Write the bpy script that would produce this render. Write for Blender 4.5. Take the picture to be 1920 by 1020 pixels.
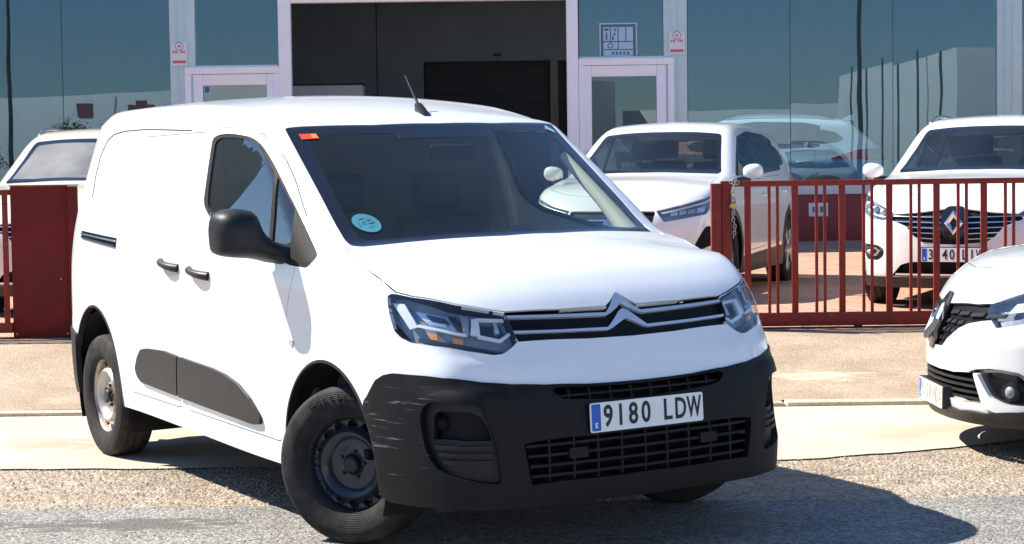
import bpy, bmesh, math, random
import numpy as np
from mathutils import Vector, Matrix
from mathutils.geometry import delaunay_2d_cdt
random.seed(7)
scn = bpy.context.scene
for o in list(bpy.data.objects): bpy.data.objects.remove(o)
# ------------------------------------------------------------------ camera
PITCH = math.radians(-3.0); ROLL = math.radians(-0.75); CAMZ = 1.4624
cd = bpy.data.cameras.new('camera'); cam = bpy.data.objects.new('camera', cd); scn.collection.objects.link(cam)
cd.sensor_width = 36; cd.lens = 66.514; cd.clip_start = 0.1; cd.clip_end = 2000
fw = Vector((0, math.cos(PITCH), math.sin(PITCH))); r0 = Vector((1, 0, 0)); u0 = r0.cross(fw)
rr = r0*math.cos(ROLL) + u0*math.sin(ROLL); uu = u0*math.cos(ROLL) - r0*math.sin(ROLL)
cam.matrix_world = Matrix(((rr.x, uu.x, -fw.x, 0), (rr.y, uu.y, -fw.y, 0), (rr.z, uu.z, -fw.z, CAMZ), (0, 0, 0, 1)))
scn.camera = cam
# ------------------------------------------------------------------ sky, sun, exposure
SUN = Vector((0.885, -0.29, -1.0)).normalized()          # the way the light travels
sun_el = math.asin(-SUN.z); sun_az = math.atan2(-SUN.x, -SUN.y)  # from +Y, clockwise to +X
world = bpy.data.worlds.new('World'); scn.world = world; world.use_nodes = True
nt = world.node_tree; bg = nt.nodes['Background']
sky = nt.nodes.new('ShaderNodeTexSky'); sky.sky_type = 'NISHITA'; sky.sun_disc = False
sky.sun_elevation = sun_el; sky.sun_rotation = sun_az
sky.air_density = 1.0; sky.dust_density = 0.1; sky.ozone_density = 7.0
nt.links.new(sky.outputs[0], bg.inputs[0]); bg.inputs[1].default_value = 0.10
sl = bpy.data.lights.new('sun', 'SUN'); sl.energy = 5.0; sl.angle = math.radians(0.53); sl.color = (1, 0.94, 0.84)
so = bpy.data.objects.new('sun', sl); scn.collection.objects.link(so)
so.rotation_euler = SUN.to_track_quat('-Z', 'Y').to_euler(); so.location = (-20, 10, 25)
vs = scn.view_settings; vs.view_transform = 'Standard'; vs.look = 'None'; vs.gamma = 1; vs.use_curve_mapping = False; vs.exposure = 0.95
scn.render.engine = 'CYCLES'
scn.cycles.max_bounces = 10; scn.cycles.transparent_max_bounces = 16; scn.cycles.caustics_reflective = False; scn.cycles.caustics_refractive = False
# ------------------------------------------------------------------ materials
MATS = {}
def nod(m, t, **kw):
    n = m.node_tree.nodes.new(t)
    for k, v in kw.items(): setattr(n, k, v)
    return n
def mat(name, col, rough=0.5, metal=0.0, coat=0.0, var=0.0, vscale=8.0, bump=0.0, bscale=60.0, spec=0.5, emit=None, sheen=0, transm=0, coord='Object'):
    """principled material whose colour and relief vary a little with procedural noise"""
    m = bpy.data.materials.new(name); m.use_nodes = True; MATS[name] = m
    b = m.node_tree.nodes['Principled BSDF']; L = m.node_tree.links
    b.inputs['Base Color'].default_value = (*col, 1); b.inputs['Roughness'].default_value = rough; b.inputs['Metallic'].default_value = metal
    b.inputs['Coat Weight'].default_value = coat; b.inputs['Coat Roughness'].default_value = 0.04; b.inputs['Specular IOR Level'].default_value = spec
    tc = nod(m, 'ShaderNodeTexCoord')
    if var > 0:
        ns = nod(m, 'ShaderNodeTexNoise'); ns.inputs['Scale'].default_value = vscale; ns.inputs['Detail'].default_value = 5; ns.inputs['Roughness'].default_value = 0.62
        L.new(tc.outputs[coord], ns.inputs['Vector'])
        rp = nod(m, 'ShaderNodeValToRGB'); e = rp.color_ramp.elements
        e[0].position = 0.3; e[1].position = 0.7
        e[0].color = (*[c*(1-var) for c in col], 1); e[1].color = (*[min(1, c*(1+var)) for c in col], 1)
        L.new(ns.outputs['Fac'], rp.inputs[0]); L.new(rp.outputs[0], b.inputs['Base Color'])
        mr = nod(m, 'ShaderNodeMapRange'); mr.inputs[3].default_value = max(0.02, rough*0.8); mr.inputs[4].default_value = min(1, rough*1.25)
        L.new(ns.outputs['Fac'], mr.inputs[0]); L.new(mr.outputs[0], b.inputs['Roughness'])
    if bump > 0:
        n2 = nod(m, 'ShaderNodeTexNoise'); n2.inputs['Scale'].default_value = bscale; n2.inputs['Detail'].default_value = 4
        L.new(tc.outputs[coord], n2.inputs['Vector'])
        bp = nod(m, 'ShaderNodeBump'); bp.inputs['Strength'].default_value = 1; bp.inputs['Distance'].default_value = bump
        L.new(n2.outputs['Fac'], bp.inputs['Height']); L.new(bp.outputs[0], b.inputs['Normal'])
    if emit: b.inputs['Emission Color'].default_value = (*emit[0], 1); b.inputs['Emission Strength'].default_value = emit[1]
    return m
def glass(name, tint, refl, rough=0.0, base=0.04, power=5.0, gtint=(1, 1, 1), dust_haze=0.0, dcol=(.5, .5, .5), warp=0.0):
    """thin sheet of glass: tinted see-through plus a mirror layer that grows towards grazing angles"""
    m = bpy.data.materials.new(name); m.use_nodes = True; MATS[name] = m; N = m.node_tree.nodes; L = m.node_tree.links
    N.remove(N['Principled BSDF']); out = N['Material Output']
    tr = nod(m, 'ShaderNodeBsdfTransparent'); tr.inputs[0].default_value = (*tint, 1)
    gl = nod(m, 'ShaderNodeBsdfGlossy'); gl.inputs['Roughness'].default_value = rough; gl.inputs[0].default_value = (*gtint, 1)
    lw = nod(m, 'ShaderNodeLayerWeight'); lw.inputs[0].default_value = 0.5
    pw = nod(m, 'ShaderNodeMath', operation='POWER'); pw.inputs[1].default_value = power
    L.new(lw.outputs['Facing'], pw.inputs[0])
    mr = nod(m, 'ShaderNodeMapRange'); mr.inputs[3].default_value = base; mr.inputs[4].default_value = refl
    L.new(pw.outputs[0], mr.inputs[0])
    mx = nod(m, 'ShaderNodeMixShader'); L.new(mr.outputs[0], mx.inputs[0]); L.new(tr.outputs[0], mx.inputs[1]); L.new(gl.outputs[0], mx.inputs[2])
    last = mx
    if warp > 0:                                        # float glass is never quite flat
        tc = nod(m, 'ShaderNodeTexCoord'); nw = nod(m, 'ShaderNodeTexNoise'); nw.inputs['Scale'].default_value = 0.9; nw.inputs['Detail'].default_value = 1; L.new(tc.outputs['Object'], nw.inputs[0])
        bp = nod(m, 'ShaderNodeBump'); bp.inputs['Distance'].default_value = warp; L.new(nw.outputs[0], bp.inputs['Height']); L.new(bp.outputs[0], gl.inputs['Normal'])
    if dust_haze > 0:  # pale diffuse film: dust, plus haze painted in to lighten the glass
        tc = nod(m, 'ShaderNodeTexCoord'); ns = nod(m, 'ShaderNodeTexNoise'); ns.inputs['Scale'].default_value = 2.2; ns.inputs['Detail'].default_value = 6; L.new(tc.outputs['Object'], ns.inputs[0])
        m2 = nod(m, 'ShaderNodeMapRange'); m2.inputs[1].default_value = .3; m2.inputs[2].default_value = .7; m2.inputs[3].default_value = dust_haze*.6; m2.inputs[4].default_value = dust_haze*1.4; L.new(ns.outputs[0], m2.inputs[0])
        df = nod(m, 'ShaderNodeBsdfDiffuse'); df.inputs[0].default_value = (*dcol, 1)
        last = nod(m, 'ShaderNodeMixShader'); L.new(m2.outputs[0], last.inputs[0]); L.new(mx.outputs[0], last.inputs[1]); L.new(df.outputs[0], last.inputs[2])
    L.new(last.outputs[0], out.inputs[0])
    return m
# ------------------------------------------------------------------ mesh helpers
COL = scn.collection
def link(o, parent=None):
    COL.objects.link(o)
    if parent is not None: o.parent = parent
    return o
def mesh_obj(name, verts, faces, m, parent=None, smooth=False, normals=None):
    me = bpy.data.meshes.new(name); me.from_pydata([tuple(map(float, v)) for v in verts], [], faces); me.update()
    if m is not None: me.materials.append(MATS[m] if isinstance(m, str) else m)
    if smooth or normals is not None: me.polygons.foreach_set('use_smooth', [True]*len(me.polygons))
    if normals is not None: me.normals_split_custom_set_from_vertices([tuple(map(float, n)) for n in normals])
    return link(bpy.data.objects.new(name, me), parent)
def bm_obj(name, bm, m, parent=None, smooth=False, angle=None):
    me = bpy.data.meshes.new(name); bmesh.ops.recalc_face_normals(bm, faces=bm.faces); bm.to_mesh(me); bm.free()
    if m is not None: me.materials.append(MATS[m] if isinstance(m, str) else m)
    if smooth or angle:
        me.polygons.foreach_set('use_smooth', [True]*len(me.polygons))
        if angle: me.set_sharp_from_angle(angle=math.radians(angle))
    return link(bpy.data.objects.new(name, me), parent)
def empty(name, loc=(0, 0, 0), rz=0, label=None, cat=None, group=None):
    o = bpy.data.objects.new(name, None); COL.objects.link(o); o.location = loc; o.rotation_euler = (0, 0, rz); o.empty_display_size = 0.2
    return tag(o, label, cat, group)
def tag(o, label=None, cat=None, group=None, kind=None):
    if label: o['label'] = label
    if cat: o['category'] = cat
    if group: o['group'] = group
    if kind: o['kind'] = kind
    return o
def add_box(bm, c, s, rot=None, bev=0.0, seg=2):
    t = bmesh.new(); bmesh.ops.create_cube(t, size=1)
    bmesh.ops.scale(t, vec=s, verts=t.verts)
    if bev > 0: bmesh.ops.bevel(t, geom=list(t.edges), offset=bev, segments=seg, affect='EDGES', profile=0.5)
    if rot is not None: bmesh.ops.rotate(t, matrix=rot, verts=t.verts, cent=(0, 0, 0))
    bmesh.ops.translate(t, vec=c, verts=t.verts); merge(bm, t)
def merge(bm, t):
    me = bpy.data.meshes.new('tmp'); t.to_mesh(me); t.free(); bm.from_mesh(me); bpy.data.meshes.remove(me)
def box(name, lo, hi, m, parent=None, bev=0.0, seg=2, rot=None):
    bm = bmesh.new(); c = [(a+b)/2 for a, b in zip(lo, hi)]; s = [abs(b-a) for a, b in zip(lo, hi)]
    add_box(bm, c, s, rot, bev, seg); return bm_obj(name, bm, m, parent, smooth=bev > 0, angle=40 if bev > 0 else None)
def add_tube(bm, pts, r, seg=10, cap=True, closed=False):
    """swept circle along points; r a number or list"""
    P = [Vector(p) for p in pts]; n = len(P); rs = r if hasattr(r, '__len__') else [r]*n; rings = []; up = None
    for i in range(n):
        a = P[(i-1) % n] if (closed or i > 0) else P[i]; b = P[(i+1) % n] if (closed or i < n-1) else P[i]
        d = (b-a).normalized()
        if up is None: up = d.orthogonal().normalized()
        up = (up - d*up.dot(d)).normalized(); sd = d.cross(up)
        rings.append([bm.verts.new(P[i] + (up*math.cos(2*math.pi*k/seg) + sd*math.sin(2*math.pi*k/seg))*rs[i]) for k in range(seg)])
    for i in range(n if closed else n-1):
        A, B = rings[i], rings[(i+1) % n]
        for k in range(seg): bm.faces.new((A[k], A[(k+1) % seg], B[(k+1) % seg], B[k]))
    if cap and not closed: bm.faces.new(rings[0][::-1]); bm.faces.new(rings[-1])
def tube(name, pts, r, m, parent=None, seg=10, closed=False):
    bm = bmesh.new(); add_tube(bm, pts, r, seg, closed=closed); return bm_obj(name, bm, m, parent, smooth=True, angle=50)
def lathe(prof, seg=48, axis='y', closed=False):
    """revolve (r, a) profile about an axis; returns verts, faces"""
    V = []; Fc = []; n = len(prof)
    for k in range(seg):
        t = 2*math.pi*k/seg
        for r, a in prof: V.append((r*math.cos(t), a, r*math.sin(t)) if axis == 'y' else (r*math.cos(t), r*math.sin(t), a))
    for k in range(seg):
        k2 = (k+1) % seg
        for i in range(n if closed else n-1):
            j = (i+1) % n
            Fc.append((k*n+i, k*n+j, k2*n+j, k2*n+i))
    return V, Fc
def lathe_obj(name, prof, m, parent=None, seg=48, axis='y', closed=False, angle=35):
    V, Fc = lathe(prof, seg, axis, closed); bm = bmesh.new(); vs_ = [bm.verts.new(v) for v in V]
    for f in Fc:
        try: bm.faces.new([vs_[i] for i in f])
        except ValueError: pass
    bmesh.ops.remove_doubles(bm, verts=bm.verts, dist=1e-5)
    return bm_obj(name, bm, m, parent, smooth=True, angle=angle)
def prism(name, poly, depth, m, parent=None, mtx=None, bev=0.0):
    """extrude a closed 2D outline (u,v) by depth along w; mtx maps (u,v,w) into the parent's space"""
    bm = bmesh.new(); a = [bm.verts.new((p[0], p[1], 0)) for p in poly]; b = [bm.verts.new((p[0], p[1], depth)) for p in poly]; n = len(poly)
    bm.faces.new(a[::-1]); bm.faces.new(b)
    for i in range(n): bm.faces.new((a[i], a[(i+1) % n], b[(i+1) % n], b[i]))
    if bev > 0:
        bmesh.ops.recalc_face_normals(bm, faces=bm.faces)
        bmesh.ops.bevel(bm, geom=[e for e in bm.edges if len(e.link_faces) == 2 and e.calc_face_angle(0) > 0.6], offset=bev, segments=2, affect='EDGES', profile=0.5)
    if mtx is not None: bmesh.ops.transform(bm, matrix=mtx, verts=bm.verts)
    return bm_obj(name, bm, m, parent, smooth=bev > 0, angle=35 if bev > 0 else None)
def text_obj(name, body, size, m, parent=None, mtx=None, ext=0.001, sx=1.0, spacing=1.0, bold=0.0):
    """lettering as real, slightly raised geometry, centred on its origin in the XY plane"""
    cu = bpy.data.curves.new(name, 'FONT'); cu.body = body; cu.size = size; cu.extrude = ext; cu.align_x = 'CENTER'; cu.align_y = 'CENTER'
    cu.space_character = spacing; cu.offset = bold; cu.resolution_u = 3
    t = bpy.data.objects.new(name, cu); COL.objects.link(t)
    me = bpy.data.meshes.new_from_object(t.evaluated_get(bpy.context.evaluated_depsgraph_get()))
    bpy.data.objects.remove(t); bpy.data.curves.remove(cu); me.name = name
    S = Matrix.Diagonal((sx, 1, 1, 1)); me.transform((mtx @ S) if mtx is not None else S)
    me.materials.clear(); me.materials.append(MATS[m])
    return link(bpy.data.objects.new(name, me), parent)
def frame_mtx(o, u, v):
    """matrix with origin o, x axis u, y axis v"""
    u = Vector(u).normalized(); v = Vector(v); w = u.cross(v).normalized(); v = w.cross(u)
    return Matrix(((u.x, v.x, w.x, o[0]), (u.y, v.y, w.y, o[1]), (u.z, v.z, w.z, o[2]), (0, 0, 0, 1)))
def copy_tree(o, parent=None):
    c = o.copy(); COL.objects.link(c); c.parent = parent
    if parent is not None: c.matrix_parent_inverse = o.matrix_parent_inverse.copy()
    for ch in list(o.children): copy_tree(ch, c)
    return c
# ------------------------------------------------------------------ shared materials
mat('van_white', (0.79, 0.81, 0.84), 0.32, coat=0.8, var=0.012, vscale=3)
mat('car_white', (0.78, 0.78, 0.77), 0.30, coat=1.0, var=0.015, vscale=3)
mat('pearl_white', (0.78, 0.72, 0.60), 0.30, coat=1.0, var=0.015, vscale=3)
mat('silver_paint', (0.72, 0.735, 0.745), 0.30, metal=0.08, coat=1.0, var=0.02, vscale=4)
mat('black_plastic', (0.010, 0.011, 0.0135), 0.45, spec=.35, var=0.2, vscale=14, bump=0.0004, bscale=900)
mat('grey_plastic', (0.020, 0.020, 0.022), 0.45, spec=.35, var=0.15, vscale=9, bump=0.0003, bscale=700)
mat('gloss_black', (0.010, 0.011, 0.014), 0.12, coat=0.6)
mat('matt_black', (0.008, 0.008, 0.009), 0.8, spec=.2, var=0.2)
mat('grille_black', (0.004, 0.004, 0.006), 0.5, spec=.2)
mat('grille_bar_black', (0.010, 0.010, 0.012), 0.6, spec=.25)
mat('deep_black', (0.003, 0.003, 0.003), 1.0)
mat('rubber_seal', (0.012, 0.012, 0.013), 0.7, spec=.25)
mat('chrome', (0.82, 0.83, 0.86), 0.12, metal=1.0)
mat('satin_chrome', (0.75, 0.77, 0.82), 0.28, metal=1.0)
mat('bright_trim', (0.66, 0.70, 0.78), 0.22, metal=0.45, coat=.5)
mat('reflector', (0.62, 0.66, 0.72), 0.32, metal=.7, var=0.3, vscale=30)
mat('lamp_white', (0.75, 0.80, 0.86), 0.3, coat=0.5)
mat('lamp_housing', (0.24, 0.28, 0.34), 0.3, var=0.2, vscale=30)
mat('amber', (0.85, 0.30, 0.05), 0.25, coat=0.6)
mat('tail_red', (0.42, 0.015, 0.02), 0.15, coat=0.8)
mat('dash', (0.075, 0.082, 0.078), 0.55, var=0.15, vscale=20)
mat('seat_fabric', (0.022, 0.024, 0.028), 0.9, var=0.3, vscale=40)
mat('bulkhead', (0.045, 0.047, 0.048), 0.8, var=0.15, vscale=6)
mat('pillar_trim', (0.62, 0.64, 0.58), 0.7, var=0.05)
mat('plate_white', (0.80, 0.82, 0.84), 0.45)
mat('plate_yellowed', (0.80, 0.80, 0.68), 0.45)
mat('plate_blue', (0.01, 0.10, 0.50), 0.4)
mat('ink', (0.012, 0.013, 0.018), 0.6)
mat('print_white', (0.8, 0.8, 0.8), 0.6)
mat('sticker_red', (0.80, 0.06, 0.02), 0.5)
mat('sticker_orange', (0.85, 0.28, 0.06), 0.5)
mat('sticker_teal', (0.035, 0.20, 0.27), 0.5)
mat('sticker_green', (0.02, 0.16, 0.20), 0.5)
mat('sticker_yellow', (0.75, 0.80, 0.04), 0.5)
mat('sticker_blue', (0.30, 0.55, 0.75), 0.5)
glass('windscreen_glass', (0.87, 0.92, 0.86), 0.85, base=0.035, power=4.0, dust_haze=.014, dcol=(.50, .60, .60))
glass('van_side_glass', (0.74, 0.82, 0.80), 0.85, base=0.06, power=3.5, dust_haze=.02, dcol=(.45, .55, .55))
glass('glare_glass', (0.70, 0.72, 0.68), 0.9, base=0.10, power=3.0, dust_haze=.42, dcol=(.50, .48, .43))  # strong diffuse layer stands in for sky glare on the windscreen
glass('tinted_glass', (0.42, 0.50, 0.50), 0.85, base=0.08, power=3.0)
glass('privacy_glass', (0.10, 0.12, 0.13), 0.85, base=0.08, power=3.0)
glass('lamp_glass', (0.93, 0.95, 0.96), 0.7, base=0.06, power=3.0)
def steel_wheel_mat(name, col, rust, rough, metal):
    m = mat(name, col, rough, metal=metal); b = m.node_tree.nodes['Principled BSDF']; L = m.node_tree.links
    tc = nod(m, 'ShaderNodeTexCoord'); ns = nod(m, 'ShaderNodeTexNoise'); ns.inputs['Scale'].default_value = 9; ns.inputs['Detail'].default_value = 7
    L.new(tc.outputs['Object'], ns.inputs[0]); rp = nod(m, 'ShaderNodeValToRGB'); e = rp.color_ramp.elements
    e[0].position = 0.46; e[0].color = (*col, 1); e[1].position = 0.66; e[1].color = (*rust, 1)
    L.new(ns.outputs[0], rp.inputs[0]); L.new(rp.outputs[0], b.inputs['Base Color'])
    return m
steel_wheel_mat('rusty_steel', (0.46, 0.43, 0.40), (0.22, 0.13, 0.075), 0.42, 0.45)
steel_wheel_mat('dark_steel', (0.040, 0.047, 0.062), (0.05, 0.052, 0.06), 0.24, 0.4)
def tyre_mat():
    m = mat('tyre', (0.028, 0.028, 0.028), 0.75, spec=.25); b = m.node_tree.nodes['Principled BSDF']; L = m.node_tree.links
    tc = nod(m, 'ShaderNodeTexCoord'); ns = nod(m, 'ShaderNodeTexNoise'); ns.inputs['Scale'].default_value = 7; ns.inputs['Detail'].default_value = 8; ns.inputs['Roughness'].default_value = 0.7
    L.new(tc.outputs['Object'], ns.inputs[0]); rp = nod(m, 'ShaderNodeValToRGB'); e = rp.color_ramp.elements
    e[0].position = 0.42; e[0].color = (0.013, 0.013, 0.014, 1); e[1].position = 0.74; e[1].color = (0.062, 0.055, 0.048, 1)
    L.new(ns.outputs[0], rp.inputs[0]); L.new(rp.outputs[0], b.inputs['Base Color'])
    sp = nod(m, 'ShaderNodeSeparateXYZ'); L.new(tc.outputs['Object'], sp.inputs[0])       # tread blocks on the shoulders, fine ribs on the sidewall
    def mth(op, a, c=None):
        n = nod(m, 'ShaderNodeMath', operation=op)
        for i, v in enumerate((a, c)):
            if v is None: continue
            if isinstance(v, (int, float)): n.inputs[i].default_value = v
            else: L.new(v, n.inputs[i])
        return n.outputs[0]
    an = mth('ARCTAN2', sp.outputs['Z'], sp.outputs['X']); rad = mth('SQRT', mth('ADD', mth('MULTIPLY', sp.outputs['X'], sp.outputs['X']), mth('MULTIPLY', sp.outputs['Z'], sp.outputs['Z'])))
    blocks = mth('GREATER_THAN', mth('SINE', mth('ADD', mth('MULTIPLY', an, 84), mth('MULTIPLY', sp.outputs['Y'], 90))), 0.55); outer = mth('GREATER_THAN', rad, 0.296)
    ribs = mth('MULTIPLY', mth('SINE', mth('MULTIPLY', rad, 900)), mth('SUBTRACT', 1.0, outer))
    h = mth('SUBTRACT', mth('MULTIPLY', ribs, 0.10), mth('MULTIPLY', blocks, outer))
    bp = nod(m, 'ShaderNodeBump'); bp.inputs['Distance'].default_value = .006; L.new(h, bp.inputs['Height']); L.new(bp.outputs[0], b.inputs['Normal'])
tyre_mat()
def bumper_mat():
    """unpainted black bumper, scuffed at its right front corner"""
    m = mat('scuffed_bumper', (0.0065, 0.0068, 0.008), 0.50, spec=.20, bump=0.0003, bscale=900); b = m.node_tree.nodes['Principled BSDF']; L = m.node_tree.links
    tc = nod(m, 'ShaderNodeTexCoord'); mp = nod(m, 'ShaderNodeMapping'); mp.inputs['Scale'].default_value = (7, 7, 140); mp.inputs['Rotation'].default_value = (0.10, 0.0, 0)
    L.new(tc.outputs['Object'], mp.inputs[0]); ns = nod(m, 'ShaderNodeTexNoise'); ns.inputs['Scale'].default_value = 1.0; ns.inputs['Detail'].default_value = 3
    L.new(mp.outputs[0], ns.inputs[0])
    n2 = nod(m, 'ShaderNodeTexNoise'); n2.inputs['Scale'].default_value = 6; L.new(tc.outputs['Object'], n2.inputs[0])
    sp = nod(m, 'ShaderNodeSeparateXYZ'); L.new(tc.outputs['Object'], sp.inputs[0])
    def rng(src, a, b_):
        r = nod(m, 'ShaderNodeMapRange'); r.interpolation_type = 'SMOOTHSTEP'; r.inputs[1].default_value = a; r.inputs[2].default_value = b_; L.new(src, r.inputs[0]); return r.outputs[0]
    def mul(a, c):
        n = nod(m, 'ShaderNodeMath', operation='MULTIPLY'); L.new(a, n.inputs[0]); L.new(c, n.inputs[1]); return n.outputs[0]
    k = mul(mul(rng(ns.outputs[0], 0.62, 0.72), rng(n2.outputs[0], 0.40, 0.60)), mul(rng(sp.outputs['Y'], -0.765, -0.83), rng(sp.outputs['Z'], 0.27, 0.36)))
    mx = nod(m, 'ShaderNodeMix', data_type='RGBA'); mx.inputs[6].default_value = (0.0065, 0.0068, 0.008, 1); mx.inputs[7].default_value = (0.17, 0.17, 0.175, 1)
    L.new(k, mx.inputs[0]); L.new(mx.outputs[2], b.inputs['Base Color'])
bumper_mat()
# ------------------------------------------------------------------ smooth car-body surfaces
def cub(xs, ys):
    """monotone cubic through a table; returns a vectorised function"""
    xs = np.array(xs, float); ys = np.array(ys, float)
    h = np.diff(xs); dl = np.diff(ys) / h
    m = np.zeros(len(xs)); m[0] = dl[0]; m[-1] = dl[-1]
    for i in range(1, len(xs) - 1):
        if dl[i-1] * dl[i] > 0:
            w1 = 2*h[i] + h[i-1]; w2 = h[i] + 2*h[i-1]
            m[i] = (w1 + w2) / (w1/dl[i-1] + w2/dl[i])
    def g(x):
        x = np.clip(x, xs[0], xs[-1]); i = np.clip(np.searchsorted(xs, x) - 1, 0, len(xs) - 2)
        t = (x - xs[i]) / h[i]
        return ((1+2*t)*(1-t)**2*ys[i] + t*(1-t)**2*h[i]*m[i] + t*t*(3-2*t)*ys[i+1] + t*t*(t-1)*h[i]*m[i+1])
    X = np.linspace(xs[0], xs[-1], 3000); Y = g(X)      # dense look-up table
    return lambda x: np.interp(x, X, Y)

class Shape:
    """closed car volume: side, top, front and rear sheets joined by rounded edges (x forward, y left, z up)"""
    def __init__(s, zt, crown, wx, wz, xf, drop, xr, dropr, R=0.1, bump=None, fbump=None, sweep=([-9, 9], [0, 0])):
        s.zt, s.cr, s.wx, s.wz, s.xf, s.dr, s.xr, s.drr = [cub(*a) for a in (zt, crown, wx, wz, xf, drop, xr, dropr)]
        s.R = R; s.bump = bump; s.fb = fbump; s.sw = cub(*sweep)
    def F(s, P):
        x, y, z = P[..., 0], P[..., 1], P[..., 2]; ay = np.abs(y); e = 0.01
        w = s.wx(x) + s.wz(z)
        if s.bump: w = w + s.bump(x, z)
        sd = ay - w
        xe = x + s.sw(x)*y*y
        sl = (s.zt(xe+e) - s.zt(xe-e)) / (2*e)
        tp = (z - (s.zt(xe) - s.cr(x)*y*y)) / np.sqrt(1 + sl*sl)
        fs = (s.xf(z+e) - s.xf(z-e)) / (2*e); ds = (s.dr(ay+e) - s.dr(ay-e)) / (2*e)
        fx = s.xf(z) - s.dr(ay)
        if s.fb: fx = fx + s.fb(ay, z)
        fr = (x - fx) / np.sqrt(1 + fs*fs + ds*ds)
        rs = (s.xr(z+e) - s.xr(z-e)) / (2*e); rd = (s.drr(ay+e) - s.drr(ay-e)) / (2*e)
        rr = (s.xr(z) + s.drr(ay) - x) / np.sqrt(1 + rs*rs + rd*rd)
        R = s.R(x, z) if callable(s.R) else s.R
        a = np.stack([sd, tp, fr, rr]) + R
        return np.sqrt((np.maximum(a, 0)**2).sum(0)) + np.minimum(a.max(0), 0) - R
    def N(s, P):
        e = 2e-3; g = np.zeros(P.shape)
        for k in range(3):
            d = np.zeros(3); d[k] = e
            g[..., k] = s.F(P + d) - s.F(P - d)
        return g / (np.linalg.norm(g, axis=-1, keepdims=True) + 1e-12)
    def cast(s, O, D, n=90, sure=True):
        """first hit of rays O + t D with the surface (nan where they miss)"""
        O = np.asarray(O, float); D = np.asarray(D, float); D = D / np.linalg.norm(D, axis=-1, keepdims=True)
        P = O.copy(); live = np.ones(len(P), bool); trav = np.zeros(len(P))
        for _ in range(n):
            f = s.F(P) * 0.8
            f = np.where(live, f, 0); P = P + D * f[:, None]; trav += f
            live &= (np.abs(f) > 2e-5) & (trav < 14)
        bad = (np.abs(s.F(P)) > 1e-3) | (trav > 13)
        if not sure: P[bad] = np.nan
        elif bad.any():                                   # slow but sure: march, then bisect
            ts = np.arange(0, 12, 0.02); Ob = O[bad]; Db = np.broadcast_to(D, O.shape)[bad]
            f = s.F(Ob[:, None] + Db[:, None]*ts[None, :, None]); neg = f < 0; k = neg.argmax(1); hit = neg.any(1) & (k > 0)
            lo = ts[np.maximum(k-1, 0)]; hi = ts[k]
            for _ in range(18):
                md = (lo+hi)/2; g = s.F(Ob + Db*md[:, None]) < 0; hi = np.where(g, md, hi); lo = np.where(g, lo, md)
            Pb = Ob + Db*hi[:, None]; Pb[~hit] = np.nan; P[bad] = Pb
        return P
    def side(s, pts, sgn=-1):
        p = np.array(pts, float); O = np.stack([p[:, 0], np.full(len(p), sgn*2.0), p[:, 1]], 1)
        return s.cast(O, np.array([[0, -sgn, 0.0]]).repeat(len(p), 0))
    def front(s, pts):
        p = np.array(pts, float); O = np.stack([np.full(len(p), 3.0), p[:, 0], p[:, 1]], 1)
        return s.cast(O, np.array([[-1.0, 0, 0]]).repeat(len(p), 0))
    def top(s, pts):
        p = np.array(pts, float); O = np.stack([p[:, 0], p[:, 1], np.full(len(p), 4.0)], 1)
        return s.cast(O, np.array([[0, 0, -1.0]]).repeat(len(p), 0))

def dens(poly, step, closed=True):
    poly = [np.array(p, float) for p in poly]; out = []
    n = len(poly)
    for i in range(n if closed else n - 1):
        a = poly[i]; b = poly[(i+1) % n]; k = max(1, int(math.ceil(np.linalg.norm(b-a)/step)))
        for j in range(k): out.append(a + (b-a)*j/k)
    if not closed: out.append(poly[-1])
    return np.array(out)

def rounded(poly, r, seg=4):
    """round the corners of a closed polygon (any dimension)"""
    P = [np.array(p, float) for p in poly]; out = []; n = len(P)
    for i in range(n):
        a, b, c = P[i-1], P[i], P[(i+1) % n]
        u = a-b; v = c-b; lu = np.linalg.norm(u); lv = np.linalg.norm(v)
        k = min(r, lu*0.45, lv*0.45); p0 = b+u/lu*k; p1 = b+v/lv*k
        for j in range(seg+1):
            t = j/seg; out.append((1-t)**2*p0 + 2*t*(1-t)*b + t*t*p1)
    return out

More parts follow.
